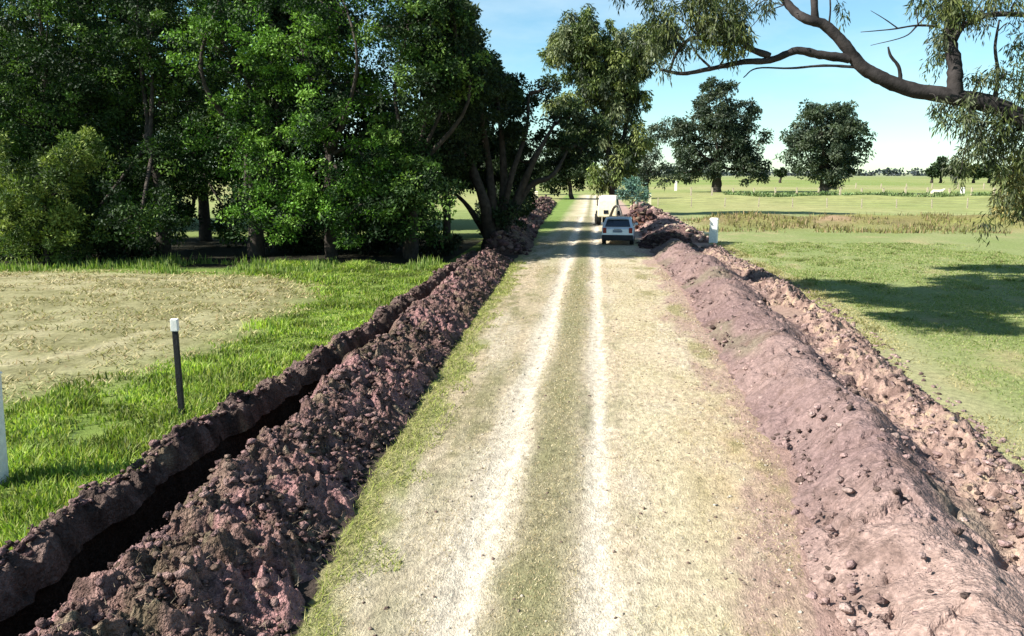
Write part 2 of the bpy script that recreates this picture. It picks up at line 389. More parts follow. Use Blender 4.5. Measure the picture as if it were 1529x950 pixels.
def left_prof(T, Y):
    return np.clip(np.where(T < .32, sst(0, .32, T), 1 - ((T - .32) / .68) ** 1.35), 0, 1)
cl_l = lambda y: LHC(y) - .72
heap('long heap of dark purplish clods between the trench and the track, nearest the viewer', 4.3, 37.5, cl_l, LHR,
     lambda y: .62 + .2 * fbm(y * .35, y * 0, 2, 81), left_prof, left_noise, left_col, M_soil, ncols=130, step=.0032, clods=13000, crad=(.007, .06), ccols=PURP2, cexp=4.5)
fxl = lambda y: np.interp(y, [39, 60, 110], [-5.6, -6.2, -7.2]); fxr = lambda y: np.interp(y, [39, 60, 110], [-3.2, -4.0, -4.9])
heap('far brown soil heap left of the track running on behind the gnarled tree', 39.5, 108, fxl, fxr,
     lambda y: 1.0 + .3 * fbm(y * .2, y * 0, 2, 83), left_prof, lambda X, Y, T: .5 * fbm(X * .9, Y * .5, 4, 84),
     lambda X, Y, T, Z: mixc(C(.24, .16, .13), C(.13, .085, .075), .5 + 2 * fbm(X * 2, Y * 2, 3, 85)), M_soil, ncols=30, step=.005, clods=900, crad=(.05, .14), ccols=PURP * 1.5)
# rolled lip of earth along the far side of the trench
heap('narrow crumbling ridge of dark soil along the lawn side of the trench', 4.3, 39.0, lambda y: lipw(y) - .30, lambda y: lipw(y) + .26,
     lambda y: .22 + .28 * fbm(y * 1.1, y * 0, 3, 86), lambda T, Y: np.sin(np.pi * np.clip(T * .98, 0, 1)) ** .8 - .35 * np.clip((T - .6) / .4, 0, 1),
     lambda X, Y, T: .34 * fbm(X * 2.6, Y * 2.2, 4, 87, .75) + .14 * (ridged(X * 5, Y * 5, 88) - .5) + .12 * fbm(X * 12, Y * 12, 2, 89),
     lambda X, Y, T, Z: mixc(mixc(C(.2, .14, .12), C(.07, .05, .042), .5 + 2.4 * fbm(X * 4, Y * 4, 3, 89)), C(.3, .23, .15), sst(.12, .3, fbm(X * 2, Y * 2, 3, 90)) * .7),
     M_soil, ncols=40, step=.004, clods=3500, crad=(.008, .06), ccols=PURP2, cexp=3.5)

def right_prof(T, Y):
    m = np.exp(-((T - .34) / .2) ** 2) + .42 * np.exp(-((T - .78) / .13) ** 2)
    return m * sst(0, .1, T) * sst(0, .08, 1 - T)
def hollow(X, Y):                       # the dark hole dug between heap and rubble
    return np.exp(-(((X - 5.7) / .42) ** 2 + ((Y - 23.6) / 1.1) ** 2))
def right_noise(X, Y, T):
    side = sst(.55, .7, T)
    return .30 * fbm(X * .8, Y * .5, 3, 91) + .10 * (ridged(X * 2 + Y * .4, Y * 1.6, 97) - .5) + .13 * fbm(X * 2.6, Y * 2.0, 4, 92, .62) * (1 + 2.4 * side) + .08 * fbm(X * 12, Y * 12, 2, 93) * (.1 + side) + .05 * (ridged(X * 7, Y * 7, 93) - .5) * (.5 + 2.4 * side) - .10 * sst(.16, .26, fbm(X * 5, Y * 4, 2, 98)) - .75 * hollow(X, Y)
def right_col(X, Y, T, Z):
    n = fbm(X * 1.1, Y * .6, 4, 94); n2 = fbm(X * 5, Y * 5, 3, 95)
    c = mixc(C(.235, .165, .155), C(.175, .12, .118), .5 + 2.2 * n)
    c = mixc(c, C(.16, .14, .10), sst(.08, .24, fbm(X * .7, Y * .35, 3, 96)) * .7)
    c = mixc(c, C(.29, .2, .17), sst(.52, .7, T + .35 * n2) * .85)
    c = mixc(c, C(.36, .29, .19), sst(.06, .24, n2) * sst(.5, .8, T) * .8)
    c = mixc(c, C(.13, .085, .075), sst(-.06, -.2, n2) * (.35 + .5 * sst(.5, .7, T)))
    c = mixc(c, C(.34, .245, .215), sst(10, 6, Y) * .7)
    c = mixc(c, C(.12, .08, .07), sst(.1, .24, fbm(X * 2.2, Y * 1.5, 4, 122, .7)) * .6)
    c = c * np.array([1.14, 1.13, 1.08])
    c = mixc(c, C(.05, .03, .028), np.clip(hollow(X, Y) * 1.2 - .3, 0, 1))  # shade inside the hollow painted into the clay colour
    return c
MAUVE2 = np.array([[.3, .215, .195], [.26, .18, .165], [.34, .25, .22], [.2, .135, .12], [.3, .205, .19], [.1, .07, .06]])
MAUVE = np.array([[.2, .135, .125], [.14, .09, .083], [.26, .18, .155], [.08, .052, .045], [.3, .24, .18]]) * 1.2
heap('broad smooth heap of mauve clay right of the track with pink rubble behind it', 3.6, 43.0, RHL, RHR,
     lambda y: .62 + .22 * fbm(y * .25, y * 0, 2, 97), right_prof, right_noise, right_col, M_soil2, ncols=150, step=.0036, clods=24000, crad=(.006, .06), ccols=MAUVE2, cexp=8, edgy=True)
heap('farther pinkish soil heap beside the parked silver car', 47.5, 92.0, lambda y: np.interp(y, [47, 60, 92], [2.75, 3.1, 3.9]), lambda y: np.interp(y, [47, 60, 92], [7.2, 7.0, 6.2]),
     lambda y: .85 + .3 * fbm(y * .3, y * 0, 2, 98), lambda T, Y: np.sin(np.pi * T) ** 1.2, lambda X, Y, T: .4 * fbm(X * .9, Y * .6, 4, 99),
     lambda X, Y, T, Z: mixc(C(.33, .21, .18), C(.2, .12, .105), .5 + 2.2 * fbm(X * 2, Y * 1.6, 3, 100)), M_soil2, ncols=40, step=.005, clods=700, crad=(.04, .13), ccols=MAUVE * 1.2)
heap('short heap of dark reddish soil dug out in the shade behind the car', 43.6, 47.2, lambda y: 2.5 + 0 * y, lambda y: 5.6 + 0 * y,
     lambda y: .6 + 0 * y, lambda T, Y: np.sin(np.pi * T), lambda X, Y, T: .5 * fbm(X * 1.5, Y * 1.5, 4, 101),
     lambda X, Y, T, Z: mixc(C(.13, .07, .06), C(.06, .035, .03), .5 + 2.2 * fbm(X * 3, Y * 3, 3, 102)), M_soil, ncols=40, clods=300, crad=(.04, .12), ccols=PURP)
heap('fresh rust brown mound piled beside the cream digger', 58.2, 63.0, lambda y: 2.0 + 0 * y, lambda y: 4.9 + 0 * y,
     lambda y: 1.35 + 0 * y, lambda T, Y: np.sin(np.pi * T), lambda X, Y, T: .5 * fbm(X * 1.5, Y * 1.5, 4, 103),
     lambda X, Y, T, Z: mixc(C(.26, .13, .09), C(.12, .06, .045), .5 + 2.2 * fbm(X * 3, Y * 3, 3, 104)), M_soil, ncols=40, clods=300, crad=(.05, .14), ccols=PURP * 1.3)

# ------------------------------------------------------------------ grass
def blades(name, x, y, z, h, w, cols, lean=.5, mat=M_blade, two=False, flat=0.0):
    n = len(x); a = rng.random(n) * 6.283; la = rng.random(n) * 6.283; ln = lean * rng.random(n) * h
    dx, dy = np.cos(a) * w / 2, np.sin(a) * w / 2
    hz = h * (1 - flat * rng.random(n))
    tx, ty = np.cos(la) * (ln + flat * h), np.sin(la) * (ln + flat * h)
    B0 = np.stack([x - dx, y - dy, z], -1); B1 = np.stack([x + dx, y + dy, z], -1)
    T = np.stack([x + tx, y + ty, z + hz], -1)
    if two:
        m0 = np.stack([x - dx * .8 + tx * .3, y - dy * .8 + ty * .3, z + hz * .6], -1); m1 = np.stack([x + dx * .8 + tx * .3, y + dy * .8 + ty * .3, z + hz * .6], -1)
        V = np.stack([B0, B1, m1, m0, T], 1).reshape(-1, 3); i = np.arange(n)[:, None] * 5
        F = [i + np.array([[0, 1, 2, 3]]), i + np.array([[3, 2, 4]])]; kk = 5
    else:
        V = np.stack([B0, B1, T], 1).reshape(-1, 3); F = np.arange(n * 3).reshape(-1, 3); kk = 3
    o = npmesh(name, V, F, mat, col=np.repeat(cols, kk, 0)); return o
def scatter(n, x0, x1, y0, y1, p=1.5):
    y = y0 + (y1 - y0) * rng.random(n) ** p; x = x0 + (x1 - x0) * rng.random(n); return x, y
def pick(cols, n, var=.3):
    cols = np.asarray(cols); return cols[rng.integers(0, len(cols), n)] * (1 - var / 2 + var * rng.random((n, 1)))

# lush strip beside the trench
x, y = scatter(230000, -14.5, 0, 4.5, 34.5, 1.35); x = x * (1) ; lw = lipw(y)
x = lw - .05 - (-x) / 14.5 * (8.0)
e = mown(x, y) + .1 * fbm(x * 1.6, y * .7, 3, 22)
keep = (e > .95 + .1 * rng.random(len(x))) & (fbm(x * 1.3, y * 1.3, 3, 111) + .5 > .22 + .3 * rng.random(len(x)))
x, y = x[keep], y[keep]
pn = fbm(x * .8, y * .8, 4, 112)
h = (.03 + .10 * rng.random(len(x))) * np.clip(1.0 + 3.2 * pn, .25, 2.2) * (1 + .012 * y)
c = pick([[.15, .22, .03], [.20, .28, .045], [.07, .13, .02], [.26, .33, .07], [.28, .29, .09], [.12, .15, .04]], len(x)) * np.clip(1 - 1.6 * fbm(x * 1.1, y * 1.6, 3, 120), .5, 1.5)[:, None]
tag(blades('lush_grass', x, y, ground_z(x, y) - .01, h, .012 + .0011 * y, c, lean=.9, two=True),
    'bright green uncut grass between the mown patch and the trench', 'grass', kind='stuff')
# weeds at the wood's edge
x, y = scatter(26000, -34, -6.4, 30.5, 34.5, 1.0)
wn = fbm(x * .7, y * .9, 4, 113); keep = wn + .5 > .42 + .25 * rng.random(len(x)); x, y, wn = x[keep], y[keep], wn[keep]
h = (.04 + .26 * rng.random(len(x)) ** 3) * np.clip(.7 + 5 * wn, .3, 2.2)
tag(blades('weeds', x, y, ground_z(x, y) - .02, h, .05, pick([[.1, .17, .03], [.15, .21, .05], [.2, .24, .08]], len(x)), lean=.4, two=True),
    'tall rough weeds growing along the shaded edge of the wood', 'weeds', kind='stuff')
# cut hay on the mown patch
x, y = scatter(60000, -27, -8.2, 10, 33, 1.2)
e = mown(x, y)
keep = (e < 1.02) & (fbm(x * 1.2, y * 2.2, 3, 115) + .5 > .35 + .3 * rng.random(len(x))); x, y = x[keep], y[keep]
tag(blades('cut_hay', x, y, ground_z(x, y), .05 + .10 * rng.random(len(x)), .014 + .0012 * y, pick([[.33, .28, .14], [.42, .36, .2], [.2, .2, .07], [.25, .19, .1]], len(x)), lean=.6, mat=M_straw, flat=.8),
    'dry cut hay scattered over the mown left lawn', 'hay', kind='stuff')
# straw and short grass on the track
x, y = scatter(150000, 0, 1, 4.5, 36, 1.6); a0, b0 = LHR(y), RHL(y) + .1; x = a0 + (b0 - a0) * x
rutd = np.minimum(np.abs(x + 1.2), np.abs(x - .12))
dens = .35 + 1.5 * fbm(x * 1.4, y * .8, 3, 116)
dens = np.where(x < a0 + .6 + .8 * fbm(x * 1.6, y * 1.6, 3, 117), .75, dens); dens = dens + .5 * np.exp(-((x + .54) / .3) ** 2); dens = np.where(rutd < .19, .03, dens)
keep = rng.random(len(x)) < dens; x, y, a0, b0 = x[keep], y[keep], a0[keep], b0[keep]
g = (x < a0 + .5 + 1.3 * fbm(x * 1.6, y * 1.6, 3, 117))
c = np.where(g[:, None], pick([[.15, .19, .035], [.22, .25, .06], [.32, .3, .12]], len(x)), pick([[.42, .35, .21], [.25, .21, .11], [.5, .42, .28], [.33, .25, .14], [.17, .16, .07]], len(x)))
h = np.where(g, .03 + .08 * rng.random(len(x)), .015 + .025 * rng.random(len(x)))
tag(blades('track_grass', x, y, ground_z(x, y) - .004, h, .005 + .0008 * y, c, lean=1.0, mat=M_straw, flat=.5),
    'sparse dry straw and short grass over the dirt track', 'grass', kind='stuff')
# right lawn
x, y = scatter(190000, 0, 1, 7, 48, 1.3); b0 = RHR(y); x = b0 - .1 + 14 * x ** 1.2
keep = fbm(x * .9, y * .6, 3, 118) + .5 > .25 + .35 * rng.random(len(x)); x, y, b0 = x[keep], y[keep], b0[keep]
c = np.where((x < b0 + .8)[:, None], pick([[.36, .31, .16], [.25, .24, .1]], len(x)), pick([[.17, .22, .06], [.24, .27, .1], [.3, .28, .14], [.12, .18, .04]], len(x)))
tf = sst(.12, .3, fbm(x * 1.8, y * 1.8, 3, 121))
tag(blades('lawn_grass', x, y, ground_z(x, y) - .005, (.02 + .045 * rng.random(len(x))) * (1 + 2.2 * tf), .009 + .0011 * y, c * (1 - .3 * tf[:, None]), lean=.9, flat=.3),
    'short grazed grass on the right meadow beside the clay heap', 'grass', kind='stuff')
# crumbs and small stones lying on the track
n = 2600; y = 4.4 + 30 * rng.random(n) ** 1.7; x = -2.5 + 4.6 * rng.random(n); rr_ = (.004 + .016 * rng.random(n) ** 3) * (1 + .02 * y)
near = rng.random(n) < .45; x = np.where(near, RHL(y) - .9 * rng.random(n) ** 1.6, x)
o_ = clod_mesh('loose_stones', np.stack([x, y, ground_z(x, y) + rr_ * .2], -1), rr_, M_soil2, None, np.array([[.4, .35, .28], [.25, .19, .15], [.5, .45, .36], [.16, .11, .09]])[rng.integers(0, 4, n)])
tag(o_, 'small stones and clay crumbs scattered over the dirt track', 'stones', kind='stuff')
# rough growth on the low bank
x, y = scatter(26000, 7, 60, 56, 70, 1.0)
keep = fbm(x * .35, y * .5, 3, 119) + .5 > .42 + .25 * rng.random(len(x)); x, y = x[keep], y[keep]
tag(blades('bank_grass', x, y, ground_z(x, y) - .02, .12 + .35 * rng.random(len(x)) ** 2, .09, pick([[.16, .15, .05], [.2, .2, .07], [.09, .075, .035], [.28, .2, .12]], len(x)), lean=.6),
    'rough brownish grass on the low earth bank crossing the right field', 'grass', kind='stuff')
# roots and straw sticking out of the soil
x, y = scatter(2600, 0, 1, 4.6, 30, 1.5); x = cl_l(y) + .8 + (LHR(y) - cl_l(y) - .8) * x
T_ = (x - cl_l(y)) / (LHR(y) - cl_l(y)); z = .62 * left_prof(T_, y) + left_noise(x, y, T_) * .9
tag(blades('heap_roots', x, y, z - .01, .03 + .06 * rng.random(len(x)), .007, pick([[.3, .24, .17], [.2, .16, .11], [.12, .09, .06]], len(x)), lean=1.2, mat=M_straw, flat=.5),
    'dry roots and turf scraps sticking out of the dark left heap', 'roots', kind='stuff')

# ------------------------------------------------------------------ trees
def catmull(pts, n=5):
    p = [np.array(q, float) for q in pts]; p = [2 * p[0] - p[1]] + p + [2 * p[-1] - p[-2]]; o_ = []
    for i in range(1, len(p) - 2):
        for k in range(n):
            t = k / n
            o_.append(.5 * ((2 * p[i]) + (-p[i - 1] + p[i + 1]) * t + (2 * p[i - 1] - 5 * p[i] + 4 * p[i + 1] - p[i + 2]) * t * t + (-p[i - 1] + 3 * p[i] - 3 * p[i + 1] + p[i + 2]) * t ** 3))
    o_.append(p[-2]); return np.array(o_)
class Tubes:
    def __init__(s): s.V = []; s.F = []; s.n = 0
    def add(s, pts, r0, r1, seg=7, n=5, rough=.12, pw=1.0):
        C_ = catmull(pts, n) if len(pts) > 2 else np.array(pts, float)
        m = len(C_); T = np.gradient(C_, axis=0); T /= np.linalg.norm(T, axis=1)[:, None] + 1e-9
        ref = np.array([.3, .9, .2]); 
        if abs(T[0] @ ref) > .9: ref = np.array([.9, -.2, .3])
        A = np.cross(T, ref); A /= np.linalg.norm(A, axis=1)[:, None] + 1e-9; B = np.cross(T, A)
        th = np.arange(seg) / seg * 6.2832
        R = (r0 + (r1 - r0) * np.linspace(0, 1, m) ** pw)[:, None] * (1 + rough * (rng.random((m, seg)) - .5) * 2)
        V = C_[:, None, :] + R[..., None] * (np.cos(th)[None, :, None] * A[:, None, :] + np.sin(th)[None, :, None] * B[:, None, :])
        V = np.concatenate([V.reshape(-1, 3), C_[-1:]]); i = np.arange(m - 1)[:, None] * seg; j = np.arange(seg)[None, :]; j2 = (j + 1) % seg
        F = np.stack([i + j, i + j2, i + seg + j2, i + seg + j], -1).reshape(-1, 4)
        last = (m - 1) * seg; cap = np.stack([last + np.arange(seg), last + (np.arange(seg) + 1) % seg, np.full(seg, m * seg), np.full(seg, m * seg)], -1)
        s.V.append(V); s.F.append(F + s.n); s.caps = getattr(s, 'caps', []); s.caps.append(cap[:, :3] + s.n); s.n += len(V)
    def build(s, name, mat, parent):
        return npmesh(name, np.concatenate(s.V), [np.concatenate(s.F), np.concatenate(s.caps)], mat, parent, smooth=True)

def leaves(centres, rads, per, L, wr, droop, pal, flatten=.6, top=.35, outv=None):
    """leaf-sized diamonds spread through clumps; returns V,F,col"""
    n = len(centres) * per
    c = np.repeat(centres, per, 0); r = np.repeat(rads, per)[:, None]
    d = rng.normal(size=(n, 3)); d /= np.linalg.norm(d, axis=1)[:, None]
    d[:, 2] = np.where(rng.random(n) < top, np.abs(d[:, 2]), d[:, 2])
    rr = rng.random((n, 1)) ** .45
    p = c + d * rr * r * np.array([1, 1, flatten])
    ax = d * .7 + rng.normal(size=(n, 3)) * .6; ax[:, 2] -= droop; ax /= np.linalg.norm(ax, axis=1)[:, None]
    sd = np.cross(ax, rng.normal(size=(n, 3))); sd /= np.linalg.norm(sd, axis=1)[:, None] + 1e-9
    ll = (L * (.6 + .8 * rng.random(n)))[:, None]; w = ll * wr
    V = np.stack([p, p + ax * ll * .42 + sd * w * .5, p + ax * ll, p + ax * ll * .42 - sd * w * .5], 1).reshape(-1, 3)
    F = np.arange(n * 4).reshape(-1, 4)
    pc = pal[rng.integers(0, len(pal), len(centres))]
    cc = np.repeat(pc, per, 0) * (.7 + .6 * rng.random((n, 1)))
    return V, F, np.repeat(cc, 4, 0)
def lobe_clumps(c, R, n, shell=2.2):
    d = rng.normal(size=(n, 3)); d /= np.linalg.norm(d, axis=1)[:, None]
    return np.array(c) + d * (rng.random((n, 1)) ** (1 / shell)) * np.array(R)

def tree(name, label, base, lobes, pal, mat_l=M_leaf, mat_b=M_bark, tr=.28, fork=.35, L=.15, wr=.5, droop=.2, per=110, crad=.55, dens=1.25, group=None, cat='tree', flatten=.65, extra=None, stems=None, limb=1.0, seg=7, zmin=.3):
    """lobes: (centre xyz, (rx,ry,rz))"""
    base = np.array(base, float); root = thing(name, tuple(base), label, cat, group)
    tb = Tubes(); cs = []; rs = []
    top = np.mean([l[0] for l in lobes], 0); hi = max(l[0][2] for l in lobes)
    fk = base + np.array([(top[0] - base[0]) * .25, (top[1] - base[1]) * .25, (hi - base[2]) * fork])
    if stems is None:
        tb.add([base - np.array([0, 0, .2]), base + (fk - base) * .5 + rng.normal(size=3) * tr * .3, fk, fk + (top - fk) * .5], tr * 1.25, tr * .55, seg=max(8, seg), rough=.1)
    else:
        for st in stems: tb.add(st[0], st[1], st[2], seg=8, rough=.12)
    for c, R in lobes:
        c = np.array(c); R = np.array(R)
        area = (R[0] * R[2] + R[0] * R[1] + R[1] * R[2]) / 3
        n = max(5, int(dens * 3.1 * area / crad ** 2))
        cc = lobe_clumps(c, R, n); cc = cc[cc[:, 2] > base[2] + zmin]
        cs.append(cc); rs.append(crad * (.55 + .8 * rng.random(len(cc))))
        start = fk + (top - fk) * rng.random() * .3 if stems is None else min([np.array(q_) for s_ in stems[:] for q_ in s_[0][1:]], key=lambda q_: np.linalg.norm(q_ - c) + 1.5 * max(0, q_[2] - c[2]))
        midp = (start + c) / 2 + rng.normal(size=3) * .12 * np.linalg.norm(c - start)
        tb.add([start, midp, c], tr * .42 * limb, tr * .13 * limb, seg=6)
        for q in cc[rng.permutation(len(cc))[:min(12, max(4, n // 5))]]:
            a = c + (midp - c) * rng.random() * .5
            tb.add([a, (a + q) / 2 + rng.normal(size=3) * .15 * R.min(), q], tr * .14 * limb, tr * .03, seg=4, n=3)
    if extra: 
        for e_ in extra: tb.add(*e_)
    tb.build('trunk', mat_b, root)
    cs = np.concatenate(cs); rs = np.concatenate(rs)
    V, F, cc = leaves(cs, rs, per, L, wr, droop, pal, flatten)
    cr_ = npmesh('crown', V, F, mat_l, root, col=cc)
    return root
def lb(u, v, Y, ru, rv, ry=None):
    m = mpx(Y); return (P(u, v, Y), (ru * m, ry if ry else (ru + rv) / 2 * m, rv * m))   # ru, rv in photo pixels, ry in metres

WOOD = np.array([[.03, .055, .012], [.07, .115, .022], [.018, .034, .010], [.14, .19, .045], [.045, .07, .02], [.012, .024, .007]]) * np.array([.74, .92, .8])  # wood palettes: bright entries imitate sunlit clumps, near-black ones shaded clumps
WOODL = np.array([[.14, .19, .04], [.10, .15, .03], [.2, .25, .06], [.05, .085, .02], [.03, .05, .015]])
WOODB = np.array([[.06, .11, .014], [.12, .20, .03], [.02, .042, .01], [.15, .22, .04], [.014, .028, .008]]) * np.array([.78, .98, .8])
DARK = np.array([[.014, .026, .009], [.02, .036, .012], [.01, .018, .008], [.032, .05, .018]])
GUM = np.array([[.12, .13, .035], [.07, .08, .025], [.19, .18, .055], [.035, .042, .02], [.16, .15, .08]]) * np.array([.78, .98, .9])
GUMD = np.array([[.04, .05, .03], [.028, .036, .024], [.06, .065, .04], [.06, .062, .04]]) * np.array([.78, .98, .85])
gw = 'trees of the wood left of the track'
gp = lambda u, Y: (P(u, 258, Y)[0], Y, 0)

tree('leafy_bush', 'pale green willowy bush at the left end of the wood', gp(60, 32.9), [lb(60, 300, 32.9, 62, 75), lb(20, 350, 32.4, 45, 45), lb(100, 345, 32.9, 50, 50), lb(110, 240, 33.9, 45, 50), lb(-30, 270, 33.4, 60, 90)], WOODL, tr=.1, fork=.2, L=.17, wr=.34, per=130, crad=.42, cat='bush', flatten=1.0, droop=-.2, zmin=.1)
tree('broadleaf_tree', 'tall tree with dense dull green crown above the pale bush, leftmost in the wood', gp(70, 37.4), [lb(70, 60, 36.4, 100, 90), lb(-40, 120, 36.4, 80, 130), lb(60, 190, 36.4, 80, 70), lb(150, 130, 37.4, 80, 80), lb(160, 260, 37.4, 60, 90), lb(40, -60, 37.4, 130, 70)], WOOD, tr=.3, group=gw)
tree('broadleaf_tree', 'dark tree whose foliage hangs low just left of the sunlit gap in the wood', gp(235, 36.4), [lb(220, 40, 37.4, 80, 70), lb(210, 330, 33.4, 70, 62), lb(130, 330, 33.9, 60, 60), lb(180, 200, 38.4, 70, 70), lb(255, 130, 38.4, 70, 60), lb(235, 250, 36.4, 50, 60), lb(230, -60, 38.4, 110, 60)], WOOD * .9, tr=.28, group=gw, dens=1.3)
tree('broadleaf_tree', 'broad tree standing over the sunlit gap in the wood', gp(375, 37.4), [lb(330, 60, 36.4, 80, 75), lb(350, 190, 36.4, 75, 60), lb(300, 240, 38.4, 60, 45), lb(410, 130, 37.4, 65, 60), lb(410, 270, 35.4, 60, 60), lb(370, 320, 34.4, 25, 40), lb(350, -50, 38.4, 110, 60)], WOODB, tr=.32, group=gw)
tree('broadleaf_tree', 'fresh green tree with low leafy boughs in the middle of the wood', gp(490, 36.9), [lb(480, 190, 34.9, 55, 55), lb(500, 290, 35.4, 60, 55), lb(450, 60, 36.4, 75, 75), lb(535, 110, 37.4, 60, 60), lb(430, 325, 34.4, 55, 42), lb(520, 330, 34.4, 60, 36), lb(560, 250, 36.4, 45, 60), lb(500, -40, 37.4, 100, 60)], WOODB * 1.05, tr=.26, group=gw)
tree('broadleaf_tree', 'tree with darker crown reaching furthest right over the wood edge', gp(610, 37.4), [lb(610, 30, 36.4, 70, 60), lb(640, 130, 36.4, 55, 50), lb(600, 220, 37.4, 60, 55), lb(672, 20, 36.9, 34, 42), lb(680, 105, 37.4, 45, 50), lb(630, 300, 35.9, 60, 60), lb(570, 325, 35.4, 50, 40)], WOOD, tr=.3, L=.17, per=130, dens=1.5, group=gw)
tree('broadleaf_tree', 'small dark tree filling the shade between the low boughs and the gnarled tree', gp(665, 40.4), [lb(660, 210, 39.4, 45, 60), lb(640, 270, 40.4, 45, 45), lb(630, 60, 41.4, 80, 80), lb(690, 140, 41.4, 40, 50), lb(700, 170, 39.4, 40, 50)], DARK * 1.1, tr=.2, group=gw)
# back row of the wood
for i, (u, lob, lab) in enumerate([
    (-60, [(-60, 120, 170, 160), (-60, 300, 130, 90)], 'shaded tree at the back of the wood behind the pale bush'),
    (160, [(150, 150, 120, 120), (150, 290, 110, 70), (150, 0, 120, 80)], 'shaded tree at the back of the wood left of the sunlit gap'),
    (420, [(390, 140, 110, 110), (400, 290, 70, 60), (400, 0, 110, 80), (320, 200, 70, 60)], 'shaded tree at the back of the wood right of the sunlit gap'),
    (560, [(545, 185, 90, 70), (570, 300, 80, 62), (480, 40, 70, 70)], 'shaded tree at the back of the wood behind the fresh green tree')]):
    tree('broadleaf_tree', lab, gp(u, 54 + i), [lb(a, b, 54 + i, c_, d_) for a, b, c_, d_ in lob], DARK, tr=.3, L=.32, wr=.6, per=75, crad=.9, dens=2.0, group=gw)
# undergrowth that darkens the foot of the wood
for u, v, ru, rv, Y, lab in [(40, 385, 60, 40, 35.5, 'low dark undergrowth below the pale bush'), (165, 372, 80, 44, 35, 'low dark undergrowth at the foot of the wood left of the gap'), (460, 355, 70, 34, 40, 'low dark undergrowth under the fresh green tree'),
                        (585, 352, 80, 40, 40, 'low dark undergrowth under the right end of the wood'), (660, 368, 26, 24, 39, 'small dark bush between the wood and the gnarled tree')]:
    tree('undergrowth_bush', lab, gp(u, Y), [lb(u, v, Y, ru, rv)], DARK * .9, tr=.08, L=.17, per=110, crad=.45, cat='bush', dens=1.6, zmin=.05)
for i, (u, ru, lab) in enumerate([(-40, 130, 'shaded thicket behind the pale bush at the left end of the wood'), (150, 120, 'shaded thicket behind the wood, left of the sunlit gap'), (450, 85, 'shaded thicket behind the fresh green tree'), (590, 72, 'shaded thicket behind the right end of the wood')]):
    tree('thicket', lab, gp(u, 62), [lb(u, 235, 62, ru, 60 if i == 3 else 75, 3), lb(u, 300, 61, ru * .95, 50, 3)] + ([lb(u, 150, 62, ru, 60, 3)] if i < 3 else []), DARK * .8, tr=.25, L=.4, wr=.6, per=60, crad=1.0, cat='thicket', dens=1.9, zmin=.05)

# gnarled tree beside the trench: many stems fanning from one stout base
gb = np.array([P(738, 258, 42)[0], 42.0, 0])
st = []
for (pts, a, b) in [([(735, 365), (722, 300), (700, 235), (690, 175)], .36, .11), ([(738, 365), (735, 300), (728, 230), (715, 150)], .32, .1), ([(742, 360), (752, 290), (750, 220), (742, 140)], .3, .09),
                    ([(748, 360), (775, 290), (800, 235), (828, 185)], .28, .08), ([(750, 350), (790, 280), (825, 262), (850, 220)], .2, .06), ([(745, 350), (765, 260), (785, 200), (790, 140)], .2, .06),
                    ([(730, 360), (700, 310), (668, 280)], .2, .06)]:
    st.append(([P(u, v, 42 + .5 * rng.normal()) for u, v in pts], a, b))
st.append(([gb - np.array([0, 0, .2]), gb + np.array([0, 0, .5]), gb + np.array([0.0, 0, 1.3])], .75, .5))
tree('gnarled_tree', 'gnarled many stemmed tree beside the trench, its dark boughs reaching over the track', gb,
     [lb(682, 40, 38, 24, 45, 2.2), lb(700, 95, 41, 32, 35, 3.2), lb(742, 128, 42, 26, 26, 3.2), lb(712, 125, 39, 26, 28, 2), lb(700, 190, 42, 40, 30), lb(765, 190, 42, 30, 25), lb(850, 175, 43, 34, 20), lb(822, 215, 43, 34, 22), lb(872, 225, 44, 26, 26), lb(815, 132, 43, 24, 14), lb(712, 62, 42, 18, 14), lb(690, 250, 42, 34, 40), lb(745, 318, 41.5, 28, 20), lb(770, 235, 43, 26, 20), lb(660, 70, 43, 45, 55), lb(885, 190, 45, 20, 18), lb(840, 245, 45, 30, 18), lb(790, 260, 44, 20, 14)],
     DARK * 1.2, stems=st, tr=.3, L=.17, per=100, crad=.42, dens=1.15)
tree('broadleaf_tree', 'dark tree crowded close behind the gnarled tree', gp(752, 50), [lb(690, 50, 49, 26, 45, 3.5), lb(760, 150, 50, 34, 34, 3), lb(700, 130, 49, 50, 60, 3.5), lb(745, 230, 50, 38, 34, 2.5), lb(705, 235, 51, 50, 55, 3.5), lb(660, 200, 49, 50, 60, 3)], DARK * 1.1, tr=.25, L=.22, per=140, crad=.55, dens=1.6, group=gw)
tree('broadleaf_tree', 'outermost left tree of the wood, out of view beyond the picture edge', gp(-190, 40), [lb(-200, 0, 40, 130, 90), lb(-200, 150, 40, 120, 90), lb(-190, 300, 39, 110, 70)], WOOD, tr=.3, L=.2, per=90, group=gw)  # unseen tree, added to shade the floor of the wood
tree('broadleaf_tree', 'tall tree inside the wood directly above the sunlit gap', gp(300, 46), [lb(290, 60, 45, 90, 90, 3), lb(300, 190, 45, 80, 65, 3), lb(290, 262, 44, 70, 38, 2.5), lb(268, 325, 40, 16, 36, 1.5), lb(345, 330, 42, 14, 36, 1.5), lb(300, -60, 45, 110, 60, 3)], WOOD * .8, tr=.3, L=.2, per=100, dens=1.6, group=gw)
tree('dark_bush', 'dense dark bush filling the shade behind the foot of the gnarled tree', gp(752, 48), [lb(752, 315, 48, 34, 44, 2.5), lb(738, 265, 49, 34, 40, 2.6), lb(775, 290, 50, 22, 34, 2)], DARK, tr=.12, L=.2, per=120, crad=.5, cat='bush', dens=1.6, zmin=.05)
